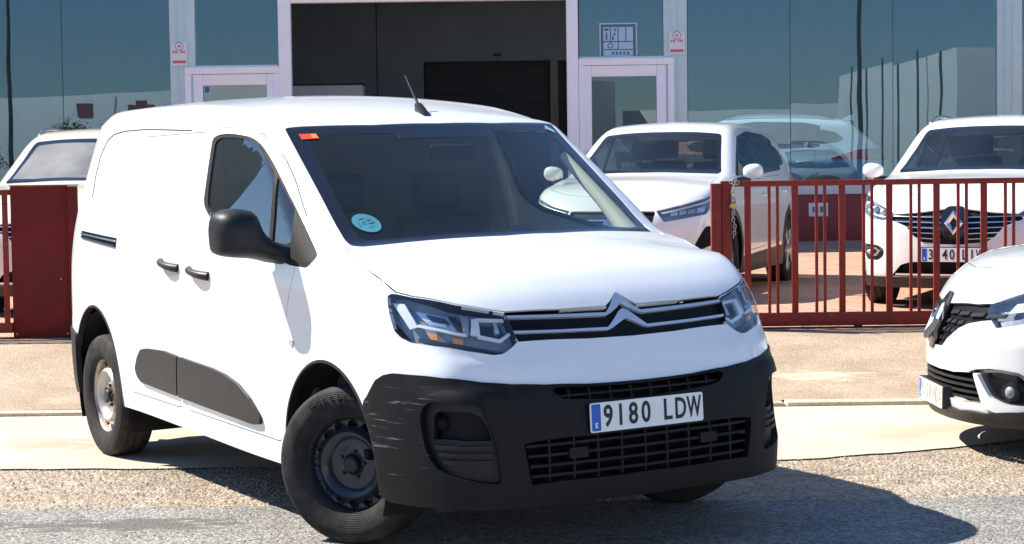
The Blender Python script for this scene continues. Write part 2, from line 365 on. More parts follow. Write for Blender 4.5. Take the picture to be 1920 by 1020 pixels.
def inpoly(P, poly):
    x, y = P[:, 0], P[:, 1]; r = np.zeros(len(P), bool); n = len(poly); j = n-1
    for i in range(n):
        xi, yi = poly[i]; xj, yj = poly[j]
        if yi != yj:
            c = ((yi > y) != (yj > y)) & (x < (xj-xi)*(y-yi)/(yj-yi)+xi); r ^= c
        j = i
    return r
def van_shape():
    arch = lambda x, z: 0.012*np.exp(-(((x)/0.42)**2+((z-0.45)/0.33)**2)**2) + 0.012*np.exp(-(((x+2.785)/0.44)**2+((z-0.47)/0.35)**2)**2) - 0.05*np.clip((x-.15)/.4,0,1)*np.clip((z-.72)/.25,0,1)
    def smooth(v): v = np.clip(v, 0, 1); return v*v*(3-2*v)
    def front(y, z):      # shelf under the headlights, bulge over the fog lamps
        return (0.016*smooth((.815-z)/.07)*smooth((y-.15)/.40)
                + 0.020*smooth(1-np.abs(y-.72)/.20)*smooth((.695-z)/.05)*smooth((z-.52)/.10))
    return Shape(
        zt=([-3.7,-3.4,-3.0,-2.5,-2.0,-1.6,-1.3,-1.05,-.88,-.76,-.68,-.62,-.40,-.15,.02,.08,.16,.30,.45,.58,.68,.76,.82,.9],
            [1.79,1.822,1.840,1.846,1.842,1.828,1.804,1.770,1.738,1.706,1.676,1.640,1.503,1.345,1.235,1.205,1.188,1.165,1.130,1.085,1.035,.975,.91,.80]),
        crown=([-3.5,-1.3,-.95,-.8,-.1,.05,.2,.5,.9],[.10,.10,.085,.02,.04,.05,.09,.08,.08]),
        sweep=([-1.35,-.9,-.6,-.1,.1,.4,.65],[0,.26,.32,.34,.30,.04,0]),
        wx=([-3.6,-3.3,-3.0,-2.6,-2.0,-1.0,-.4,0,.3,.5,.7,.9],[.83,.862,.885,.902,.912,.918,.915,.908,.893,.875,.85,.82]),
        wz=([.1,.25,.4,.55,.8,1.0,1.1,1.3,1.5,1.65,1.8,1.95],[-.04,-.02,-.004,0,0,-.006,-.018,-.058,-.112,-.160,-.215,-.28]),
        xf=([.1,.16,.22,.28,.40,.54,.65,.69,.81,.93,1.0,1.06,1.15,1.3],[.84,.875,.894,.90,.902,.893,.874,.860,.830,.790,.750,.705,.64,.53]),
        drop=([0,.3,.5,.65,.75,.85,.95,1.1],[0,.017,.05,.105,.17,.28,.43,.8]),
        xr=([.2,.6,1.1,1.6,1.9],[-3.36,-3.385,-3.375,-3.31,-3.24]),
        dropr=([0,.5,.9],[0,.02,.08]),
        R=lambda x, z: 0.075 + 0.045*np.clip((x-0.0)/0.4, 0, 1)*np.clip((1.25-z)/.3, 0, 1), bump=arch, fbump=front)
class Chart:
    """triangulates the right half of a Shape in one flat chart, cut exactly along feature outlines, and splits it into parts"""
    def __init__(s, shape, d=(1, -1.25, 0.9), step=0.035):
        s.S = shape; d = np.array(d, float); s.d = d/np.linalg.norm(d); s.step = step
        e1 = np.cross(s.d, [0, 0, 1.0]); s.e1 = e1/np.linalg.norm(e1); s.e2 = np.cross(s.e1, s.d)
        s.feats = []; s.lines = []
    def flat(s, P): P = np.asarray(P); return np.stack([P @ s.e1, P @ s.e2], -1)
    def lift(s, ab, sure=True): return s.S.cast(ab[:, :1]*s.e1 + ab[:, 1:]*s.e2 + s.d*5.0, -s.d[None].repeat(len(ab), 0), n=80, sure=sure)
    def add(s, label, P):
        """P: 3D outline near the surface (closed)"""
        P = np.asarray(P, float); P = P[~np.isnan(P[:, 0])]; q = s.flat(P); s.feats.append((label, q)); return q
    def side(s, label, pts, r=0, closed=True):
        if r: pts = rounded(pts, r)
        return s.add(label, s.S.side(dens(pts, 0.02)))
    def front(s, label, pts, r=0):
        if r: pts = rounded(pts, r)
        return s.add(label, s.S.front(dens(pts, 0.02)))
    def path3(s, label, pts, r=0):
        pts = [p for p in pts if not np.isnan(p[0])]
        if r: pts = rounded(pts, r)
        return s.add(label, dens(pts, 0.02))
    def inset(s, poly, w):
        """parallel outline w inside (chart units)"""
        P = np.asarray(poly); ar = 0.5*np.sum(P[:, 0]*np.roll(P[:, 1], -1) - np.roll(P[:, 0], -1)*P[:, 1]); sg = 1 if ar > 0 else -1
        a = P - np.roll(P, 1, 0); b = np.roll(P, -1, 0) - P
        a /= np.linalg.norm(a, axis=1, keepdims=True)+1e-12; b /= np.linalg.norm(b, axis=1, keepdims=True)+1e-12
        na = np.stack([-a[:, 1], a[:, 0]], 1)*sg; nb = np.stack([-b[:, 1], b[:, 0]], 1)*sg
        n = na+nb; n /= np.linalg.norm(n, axis=1, keepdims=True)+1e-12
        c = np.clip((n*nb).sum(1), 0.5, 1)
        return P + n*(w/c)[:, None]
    def line(s, P):
        P = np.asarray(P, float); P = P[~np.isnan(P[:, 0])]; s.lines.append(s.flat(P))
    def cut(s, xc):
        """mesh edge along the section x = xc"""
        t = np.linspace(-0.7, math.pi/2, 90)[:, None]; D = np.concatenate([0*t, -np.cos(t), np.sin(t)], 1)
        s.line(s.S.cast(np.array([[xc, 0, .75]]) + D*3.0, -D))
    def build(s, xr, zr, keep, end='front', xc=-3):
        # centre line y = 0
        z0 = 0.75; O = []; D = []; key = []
        cx = xr[1]-.6 if end == 'front' else xr[0]+.6
        for t in np.linspace(0, math.pi/2+1.0, 360):
            O.append((cx, 0, z0)); D.append((math.sin(t)*(1 if end == 'front' else -1), 0, math.cos(t))); key.append(10+t)
        for x in np.linspace(xc, cx, 300): O.append((x, 0, z0)); D.append((0, 0, 1)); key.append(abs(x-xc))
        O = np.array(O, float); D = np.array(D, float); key = np.array(key)
        far = s.S.cast(O + D*3.0, -D)
        ok = ~np.isnan(far[:, 0]); ab = s.flat(far[ok])
        c = ab[np.argsort(key[ok], kind='stable')]; keepc = [c[0]]
        for p in c[1:]:
            if np.linalg.norm(p-keepc[-1]) > 0.012: keepc.append(p)
        s.lines.append(np.array(keepc))
        # grid
        lo = np.array([1e9, 1e9]); hi = -lo
        for x in xr:
            for z in zr:
                for y in (-1.0, 0.05):
                    q = s.flat(np.array([x, y, z])); lo = np.minimum(lo, q); hi = np.maximum(hi, q)
        g = np.stack(np.meshgrid(np.arange(lo[0], hi[0], s.step), np.arange(lo[1], hi[1], s.step)), -1).reshape(-1, 2)
        g[::2] += s.step*0.03
        G = s.lift(g, False); ok = ~np.isnan(G[:, 0]); ok[ok] &= (G[ok, 1] < 0.02) & keep(G[ok], 0.06); g = g[ok]
        V = []; E = []; 
        def addpoly(P, closed):
            b = len(V); V.extend(map(tuple, P)); n = len(P)
            E.extend((b+i, b+(i+1) % n) for i in range(n if closed else n-1))
        for _, P in s.feats: addpoly(P, True)
        for P in s.lines: addpoly(P, False)
        C = np.array(V)
        # drop grid points that crowd an outline
        cell = {}
        cs = s.step
        for p in C: cell.setdefault((int(p[0]//cs), int(p[1]//cs)), []).append(p)
        sel = []
        for p in g:
            k = (int(p[0]//cs), int(p[1]//cs)); near = False
            for i in (-1, 0, 1):
                for j in (-1, 0, 1):
                    for q in cell.get((k[0]+i, k[1]+j), ()):
                        if (p[0]-q[0])**2+(p[1]-q[1])**2 < (0.42*s.step)**2: near = True; break
                    if near: break
                if near: break
            if not near: sel.append(tuple(p))
        V = V + sel
        ov, oe, of, *_ = delaunay_2d_cdt([Vector(v) for v in V], E, [], 0, 1e-6)
        ab = np.array([tuple(v) for v in ov]); P = s.lift(ab); bad = np.isnan(P[:, 0])
        T = np.array([f for f in of if len(f) == 3]); T = T[~bad[T].any(1)]
        P[np.abs(P[:, 1]) < 0.004, 1] = 0
        cen = P[T].mean(1); k = (cen[:, 1] < 0) & (P[T][:, :, 1].max(1) < 0.004) & keep(cen, 0.0); T = T[k]; cen = cen[k]
        # throw away slivers that span a silhouette
        L = np.max([np.linalg.norm(P[T[:, i]]-P[T[:, (i+1) % 3]], axis=1) for i in range(3)], 0); k = L < 0.30; T = T[k]; cen = cen[k]
        cab = ab[T].mean(1); lab = np.zeros(len(T), int); s.names = ['body']
        for name, poly in s.feats:
            if name not in s.names: s.names.append(name)
            lab[inpoly(cab, poly)] = s.names.index(name)
        Nn = s.S.N(P); 
        # consistent winding, outward
        fn = np.cross(P[T[:, 1]]-P[T[:, 0]], P[T[:, 2]]-P[T[:, 0]]); flip = (fn*Nn[T].mean(1)).sum(1) < 0
        T[flip] = T[flip][:, ::-1]
        s.P, s.T, s.lab, s.Nn = P, T, lab, Nn
    def part(s, labels, off=0.0, depth=0.012, sides='both', mid=True, offf=None):
        """verts, faces, normals of a label; sides: 'r', 'l' or 'both' (welded along the centre line)"""
        if isinstance(labels, str): labels = [labels]
        ids = [s.names.index(l) for l in labels if l in s.names]
        T = s.T[np.isin(s.lab, ids)]
        if len(T) == 0: return [], [], []
        u, inv = np.unique(T, return_inverse=True); T = inv.reshape(T.shape); P0 = s.P[u]; N = s.Nn[u]
        o = off if offf is None else offf(P0)[:, None]
        P = P0 + N*o; P[P0[:, 1] == 0, 1] = 0
        ed = {}
        for t in T:
            for i in range(3):
                a, b = t[i], t[(i+1) % 3]
                if (b, a) in ed: ed.pop((b, a))
                else: ed[(a, b)] = 1
        V = list(P); Fc = [tuple(int(i) for i in t) for t in T]; NN = list(N)
        if depth:
            for (a, b) in ed:
                if P0[a, 1] == 0 and P0[b, 1] == 0: continue
                e = P[b]-P[a]; w = np.cross(e, N[a]); w /= np.linalg.norm(w)+1e-12; k = len(V)
                V += [P[a], P[b], P[b]-N[b]*depth, P[a]-N[a]*depth]; NN += [w]*4
                Fc.append((k+1, k, k+3, k+2))
        V = np.array(V); NN = np.array(NN)
        if sides == 'r': return V, Fc, NN
        m = np.array([1, -1, 1.0]); Vl = V*m; Nl = NN*m; Fl = [tuple(reversed(f)) for f in Fc]
        if sides == 'l': return Vl, Fl, Nl
        n = len(V); return np.vstack([V, Vl]), Fc + [tuple(i+n for i in f) for f in Fl], np.vstack([NN, Nl])
    def obj(s, name, labels, m, parent, **kw):
        V, Fc, NN = s.part(labels, **kw)
        if len(Fc) == 0: print('EMPTY PART', name, labels); return None
        return mesh_obj(name, V, Fc, m, parent, normals=NN)
    def onsurf(s, P, off=0.0):
        """move points onto the surface (along the chart direction) and off it by off"""
        P = s.lift(s.flat(np.asarray(P, float))); return P + s.S.N(P)*off
def silver_shape():
    return Shape(
        zt=([-3.4,-2.9,-2.3,-1.6,-1.2,-1.0,-.88,-.5,-.2,-.08,.02,.2,.41,.61,.73,.80,.9],[1.42,1.50,1.55,1.565,1.55,1.51,1.465,1.255,1.10,1.07,1.062,1.052,1.030,.978,.925,.86,.74]),
        crown=([-3.5,-1.3,-.9,-.1,.1,.5,.9],[.09,.08,.02,.03,.06,.07,.07]), sweep=([-1.3,-.9,-.6,-.1,.1,.4,.65],[0,.24,.30,.32,.25,.04,0]),
        wx=([-3.4,-2.6,-1.5,-.5,0,.4,.7,.95],[.78,.875,.875,.88,.888,.86,.80,.74]),
        wz=([.1,.3,.5,.75,.9,1.0,1.2,1.4,1.55,1.7],[-.05,-.015,0,0,-.012,-.05,-.12,-.20,-.27,-.35]),
        xf=([.10,.15,.20,.28,.42,.57,.65,.745,.84,.92,1.0,1.2],[.78,.83,.90,.920,.922,.920,.897,.866,.815,.755,.69,.53]),
        drop=([0,.2,.4,.55,.7,.8,.9],[0,.015,.06,.125,.24,.36,.56]),
        xr=([.2,.6,.95,1.15,1.35,1.5],[-3.25,-3.30,-3.26,-3.10,-2.88,-2.70]), dropr=([0,.5,.9],[0,.03,.12]), R=.09)
def suv_shape(tall=0.0):
    return Shape(
        zt=([-3.4,-2.8,-2.2,-1.6,-1.25,-1.05,-.92,-.5,-.2,-.10,.0,.3,.55,.70,.79,.88],[1.48,1.55,1.597,1.612,1.592,1.553,1.505,1.285,1.135,1.105,1.09,1.055,.99,.92,.855,.75]),
        crown=([-3.5,-1.3,-.95,-.1,.1,.5,.9],[.09,.08,.02,.03,.06,.07,.07]), sweep=([-1.3,-.9,-.6,-.1,.1,.4,.65],[0,.24,.30,.32,.25,.04,0]),
        wx=([-3.5,-3.0,-2.6,-1.5,-.5,0,.4,.7,.9],[.80,.88,.905,.90,.905,.908,.875,.82,.78]),
        wz=([.1,.3,.5,.75,.92,1.02,1.2,1.4,1.55,1.7],[-.05,-.015,0,0,-.008,-.045,-.11,-.185,-.25,-.33]),
        xf=([.15,.22,.3,.45,.6,.75,.83,.90,1.0,1.2],[.78,.83,.865,.885,.888,.870,.825,.77,.69,.53]),
        drop=([0,.2,.4,.55,.7,.8,.9],[0,.010,.045,.095,.185,.29,.48]),
        xr=([.2,.6,1.0,1.15,1.35,1.55],[-3.45,-3.53,-3.50,-3.40,-3.16,-2.92]), dropr=([0,.5,.9],[0,.03,.12]), R=.09)
def surf_piece(S, name, poly, off, thick, m, parent, view='front', cast_pts=None, step=0.03, mirror=False, r=0, rseg=4):
    """a thin solid that follows the body surface inside an outline given in a flat view (front: y,z; side: x,z; top: x,y)"""
    pts = rounded(poly, r, rseg) if r else poly
    b = dens(pts, step); n = len(b); lo = b.min(0); hi = b.max(0)
    g = np.stack(np.meshgrid(np.arange(lo[0]+step*.5, hi[0], step), np.arange(lo[1]+step*.5, hi[1], step)), -1).reshape(-1, 2)
    if len(g):
        g = g[inpoly(g, b)]
        if len(g): g = g[np.min(np.linalg.norm(g[:, None]-b[None], axis=2), 1) > step*0.4]
    V2 = [Vector(p) for p in b] + [Vector(p) for p in g]
    ov, oe, of, *_ = delaunay_2d_cdt(V2, [(i, (i+1) % n) for i in range(n)], [], 1, 1e-7)
    ab = np.array([tuple(v) for v in ov]); P = getattr(S, view)(ab)
    if np.isnan(P).any(): P[np.isnan(P[:, 0])] = np.nanmean(P, 0)
    N = S.N(P); A = P+N*off; B = P+N*(off-thick); k = len(A)
    F_ = []
    for f in of:
        a, b_, c = [A[i] for i in f[:3]]; nn = np.cross(b_-a, c-a)
        f = list(f) if (nn*N[f[0]]).sum() > 0 else list(f)[::-1]
        F_.append(tuple(f)); 
    ed = {}
    for f in F_:
        for i in range(len(f)):
            e = (f[i], f[(i+1) % len(f)])
            if (e[1], e[0]) in ed: ed.pop((e[1], e[0]))
            else: ed[e] = 1
    V = list(A); NN = list(N); W = []
    V += list(B); NN += list(-N); W = [tuple(i+k for i in f[::-1]) for f in F_]
    for (a, b_) in ed:
        w = np.cross(A[b_]-A[a], N[a]); w = w/(np.linalg.norm(w)+1e-12); j = len(V)
        V += [A[a], A[b_], B[b_], B[a]]; NN += [w]*4; W.append((j+1, j, j+3, j+2))
    V = np.array(V); NN = np.array(NN); FF = F_+W
    if mirror: V = V*[1, -1, 1]; NN = NN*[1, -1, 1]; FF = [tuple(reversed(f)) for f in FF]
    return mesh_obj(name, V, FF, m, parent, normals=NN)

def tyre_profile(R, w, rim):
    h = w/2
    return [(rim-0.012, -h*0.72), (rim+0.004, -h*0.86), (rim+0.02, -h*0.93), (rim+(R-rim)*0.45, -h*1.0), (R-0.030, -h*0.955), (R-0.014, -h*0.88), (R-0.005, -h*0.76), (R-0.001, -h*0.60),
            (R, -h*0.52), (R-0.007, -h*0.50), (R-0.007, -h*0.42), (R, -h*0.40), (R, -h*0.10), (R-0.007, -h*0.08), (R-0.007, h*0.08), (R, h*0.10), (R, h*0.40), (R-0.007, h*0.42), (R-0.007, h*0.50), (R, h*0.52),
            (R-0.001, h*0.60), (R-0.005, h*0.76), (R-0.014, h*0.88), (R-0.030, h*0.955), (rim+(R-rim)*0.45, h*1.0), (rim+0.02, h*0.93), (rim+0.004, h*0.86), (rim-0.012, h*0.72)]

def polar_sheet(bm, rings, seg, holes, y0=0):
    """dished sheet made of rings (r, y); quads whose (ring, sector) is in holes are left open"""
    R = [[bm.verts.new((r*math.cos(2*math.pi*k/seg), y, r*math.sin(2*math.pi*k/seg))) for k in range(seg)] for r, y in rings]
    for i in range(len(rings)-1):
        for k in range(seg):
            if (i, k) in holes: continue
            bm.faces.new((R[i][k], R[i][(k+1) % seg], R[i+1][(k+1) % seg], R[i+1][k]))

def make_wheel(parent, loc, rz, R, w, rim, style, face, dark='dark_steel', lettering=None, spin=0.0):
    """road wheel with its outer face towards -y; parts: tyre, rim, hub pieces under one wheel mesh"""
    ty = lathe_obj('wheel', tyre_profile(R, w, rim), 'tyre', parent, seg=72, closed=False, angle=30)
    ty.location = loc; ty.rotation_euler = (0, spin, rz)
    h = w/2; rp = [(rim+0.010, -h*0.86), (rim+0.012, -h*0.78), (rim+0.004, -h*0.74), (rim-0.004, -h*0.70), (rim-0.014, -h*0.60), (rim-0.018, -h*0.3), (rim-0.045, -h*0.1), (rim-0.045, h*0.5), (rim-0.01, h*0.8), (rim+0.008, h*0.85)]
    if style == 'steel':
        lathe_obj('rim', rp, face, ty, seg=64, angle=40)
        bm = bmesh.new(); seg = 80
        q = rim-0.018
        rings = [(q, -h*0.36), (q-0.010, -h*0.34), (q-0.030, -h*0.36), (q-0.040, -h*0.46), (q-0.046, -h*0.60), (q-0.053, -h*0.66), (q-0.062, -h*0.62), (q-0.082, -h*0.34), (0.075, -h*0.34), (0.060, -h*0.38), (0.034, -h*0.38)]
        holes = {(1, k) for k in range(seg) if k % 5 in (1, 2, 3)} | {(0, k) for k in range(seg) if k % 5 == 2}
        polar_sheet(bm, rings, seg, holes)
        dsk = bm_obj('disc', bm, face, ty, smooth=True, angle=40)
        sm = dsk.modifiers.new('thick', 'SOLIDIFY'); sm.thickness = 0.004
        lathe_obj('hub', [(0.034, -h*0.40), (0.032, -h*0.62), (0.026, -h*0.68), (0.0, -h*0.69)], dark, ty, seg=24)
        for k in range(5):
            a = 2*math.pi*k/5+0.3; bm = bmesh.new()
            add_tube(bm, [(0.054*math.cos(a), -h*0.33, 0.054*math.sin(a)), (0.054*math.cos(a), -h*0.56, 0.054*math.sin(a))], 0.0075, 6); bm_obj('wheel_bolt', bm, 'grey_plastic', ty)
        lathe_obj('brake_drum', [(0.0, 0.0), (0.135, 0.0), (0.135, h*0.6)], 'matt_black', ty, seg=32)
    else:
        lathe_obj('rim', rp, face, ty, seg=64, angle=40)
        bm = bmesh.new(); n = style
        for k in range(n):
            a = 2*math.pi*k/n; ca, sa = math.cos(a), math.sin(a)
            for s in (-1, 1):
                d = 0.13*s
                pts = [(0.045*math.cos(a), -h*0.62, 0.045*math.sin(a)), (0.5*rim*math.cos(a+d*0.7), -h*0.66, 0.5*rim*math.sin(a+d*0.7)), ((rim-0.01)*math.cos(a+d*1.3), -h*0.62, (rim-0.01)*math.sin(a+d*1.3))]
                add_tube(bm, pts, [0.022, 0.014, 0.017], 6)
        bm_obj('spokes', bm, face, ty, smooth=True, angle=50)
        lathe_obj('hub_cap', [(0.058, -h*0.55), (0.054, -h*0.74), (0.03, -h*0.80), (0, -h*0.81)], face, ty, seg=24)
        lathe_obj('brake_disc', [(0.0, 0.0), (0.14, 0.0), (0.14, 0.02), (0, 0.02)], 'satin_chrome', ty, seg=32)
        lathe_obj('barrel_back', [(0.0, h*0.45), (rim-0.02, h*0.45)], 'deep_black', ty, seg=32)
    if lettering:
        rm = (R+rim)/2+0.012; n = len(lettering); sp_ = 0.118
        for i, chh in enumerate(lettering):
            a = math.radians(100) - (i-(n-1)/2)*sp_
            o = (rm*math.cos(a), -h*0.992-0.001, rm*math.sin(a))
            u = (math.sin(a), 0, -math.cos(a)); v = (math.cos(a), 0, math.sin(a))
            text_obj('lettering', chh, 0.046, 'lettering_black', ty, frame_mtx(o, u, v), ext=0.0012)
    return ty
mat('lettering_black', (0.008, 0.008, 0.008), 0.5)

def number_plate(parent, mtx, txt, face='plate_white', band='E', ink='ink', thick=0.004, sx=0.62, sp_=1.12, ww=0.52):
    """520 x 110 mm plate lying in the xy plane of mtx, facing its +z"""
    pl = prism('number_plate', rounded([(-ww/2, -.055), (ww/2, -.055), (ww/2, .055), (-ww/2, .055)], 0.010), thick, face, parent, mtx)
    prism('country_band', rounded([(-ww/2+.006, -.050), (-ww/2+.046, -.050), (-ww/2+.046, .050), (-ww/2+.006, .050)], 0.005), 0.0012, 'plate_blue', pl, mtx @ Matrix.Translation((0, 0, thick)))
    text_obj('country_letter', band, 0.026, 'print_white', pl, mtx @ Matrix.Translation((-ww/2+.026, -.030, thick+.0014)), ext=0.0006, bold=0.0008)
    if txt:
        xs = [-.180, -.124, -.066, -.008, .092, .153, .217]
        for c, x in zip(txt, xs):
            if c != ' ': text_obj('character', c, 0.112, ink, pl, mtx @ Matrix.Translation((x, -.001, thick+.0008)), ext=0.0008, sx=0.78 if c not in 'WMND' else (0.56 if c in 'WM' else .68), bold=0.0022)
    return pl

def ellipsoid(name, c, r, m, parent, e=1.0, rot=None, useg=28, vseg=18):
    """super-ellipsoid (e < 1 gives a boxier shape)"""
    def pw(v): return math.copysign(abs(v)**e, v)
    V = []; Fc = []
    for i in range(vseg+1):
        ph = -math.pi/2+math.pi*i/vseg
        for k in range(useg):
            th = 2*math.pi*k/useg
            p = Vector((r[0]*pw(math.cos(ph))*pw(math.cos(th)), r[1]*pw(math.cos(ph))*pw(math.sin(th)), r[2]*pw(math.sin(ph))))
            if rot is not None: p = rot @ p
            V.append(p+Vector(c))
    for i in range(vseg):
        for k in range(useg): Fc.append((i*useg+k, i*useg+(k+1) % useg, (i+1)*useg+(k+1) % useg, (i+1)*useg+k))
    bm = bmesh.new(); vv = [bm.verts.new(v) for v in V]
    for f in Fc: bm.faces.new([vv[i] for i in f])
    bmesh.ops.remove_doubles(bm, verts=bm.verts, dist=1e-5)
    return bm_obj(name, bm, m, parent, smooth=True)

def arch_liner(name, cx, cz, r, y0, y1, parent, m='deep_black'):
    bm = bmesh.new(); seg = 28; A = []; B = []
    for k in range(seg+1):
        a = math.radians(-25 + 230*k/seg); A.append(bm.verts.new((cx+r*math.cos(a), y0, cz+r*math.sin(a)))); B.append(bm.verts.new((cx+r*math.cos(a), y1, cz+r*math.sin(a))))
    for k in range(seg): bm.faces.new((A[k], A[k+1], B[k+1], B[k]))
    bm.faces.new(B)
    return bm_obj(name, bm, m, parent)

def seat(parent, y, x=-1.02, z=0.62, m='seat_fabric', wid=0.24):
    s = box('seat', (x-.26, y-wid, z-.10), (x+.26, y+wid, z+.06), m, parent, bev=.05, seg=3)
    bm = bmesh.new(); add_box(bm, (0, 0, 0), (.13, wid*1.9, .62), Matrix.Rotation(math.radians(-14), 3, 'Y'), .05, 3); bmesh.ops.translate(bm, vec=(x-.30, y, z+.32), verts=bm.verts); bm_obj('backrest', bm, m, s, smooth=True, angle=40)
    bm = bmesh.new(); add_box(bm, (0, 0, 0), (.09, .26, .18), Matrix.Rotation(math.radians(-10), 3, 'Y'), .035, 3); bmesh.ops.translate(bm, vec=(x-.40, y, z+.74), verts=bm.verts); bm_obj('headrest', bm, m, s, smooth=True, angle=40)
    return s

def steering_wheel(parent, c, tilt=25, r=0.18):
    bm = bmesh.new(); M3 = Matrix.Rotation(math.radians(-tilt), 3, 'Y')
    pts = [Vector(c)+M3 @ Vector((0, r*math.cos(t), r*math.sin(t))) for t in np.linspace(0, 2*math.pi, 33)[:-1]]
    add_tube(bm, pts, 0.016, 8, closed=True)
    for a in (90+90, 0+0, 270): t = math.radians(a); add_tube(bm, [c, Vector(c)+M3 @ Vector((0, r*math.cos(t), r*math.sin(t)))], 0.018, 6)
    add_tube(bm, [Vector(c)+M3 @ Vector((-.02, 0, 0)), Vector(c)+M3 @ Vector((.12, 0, 0))], [0.06, 0.04], 12)
    return bm_obj('steering_wheel', bm, 'dash', parent, smooth=True, angle=40)
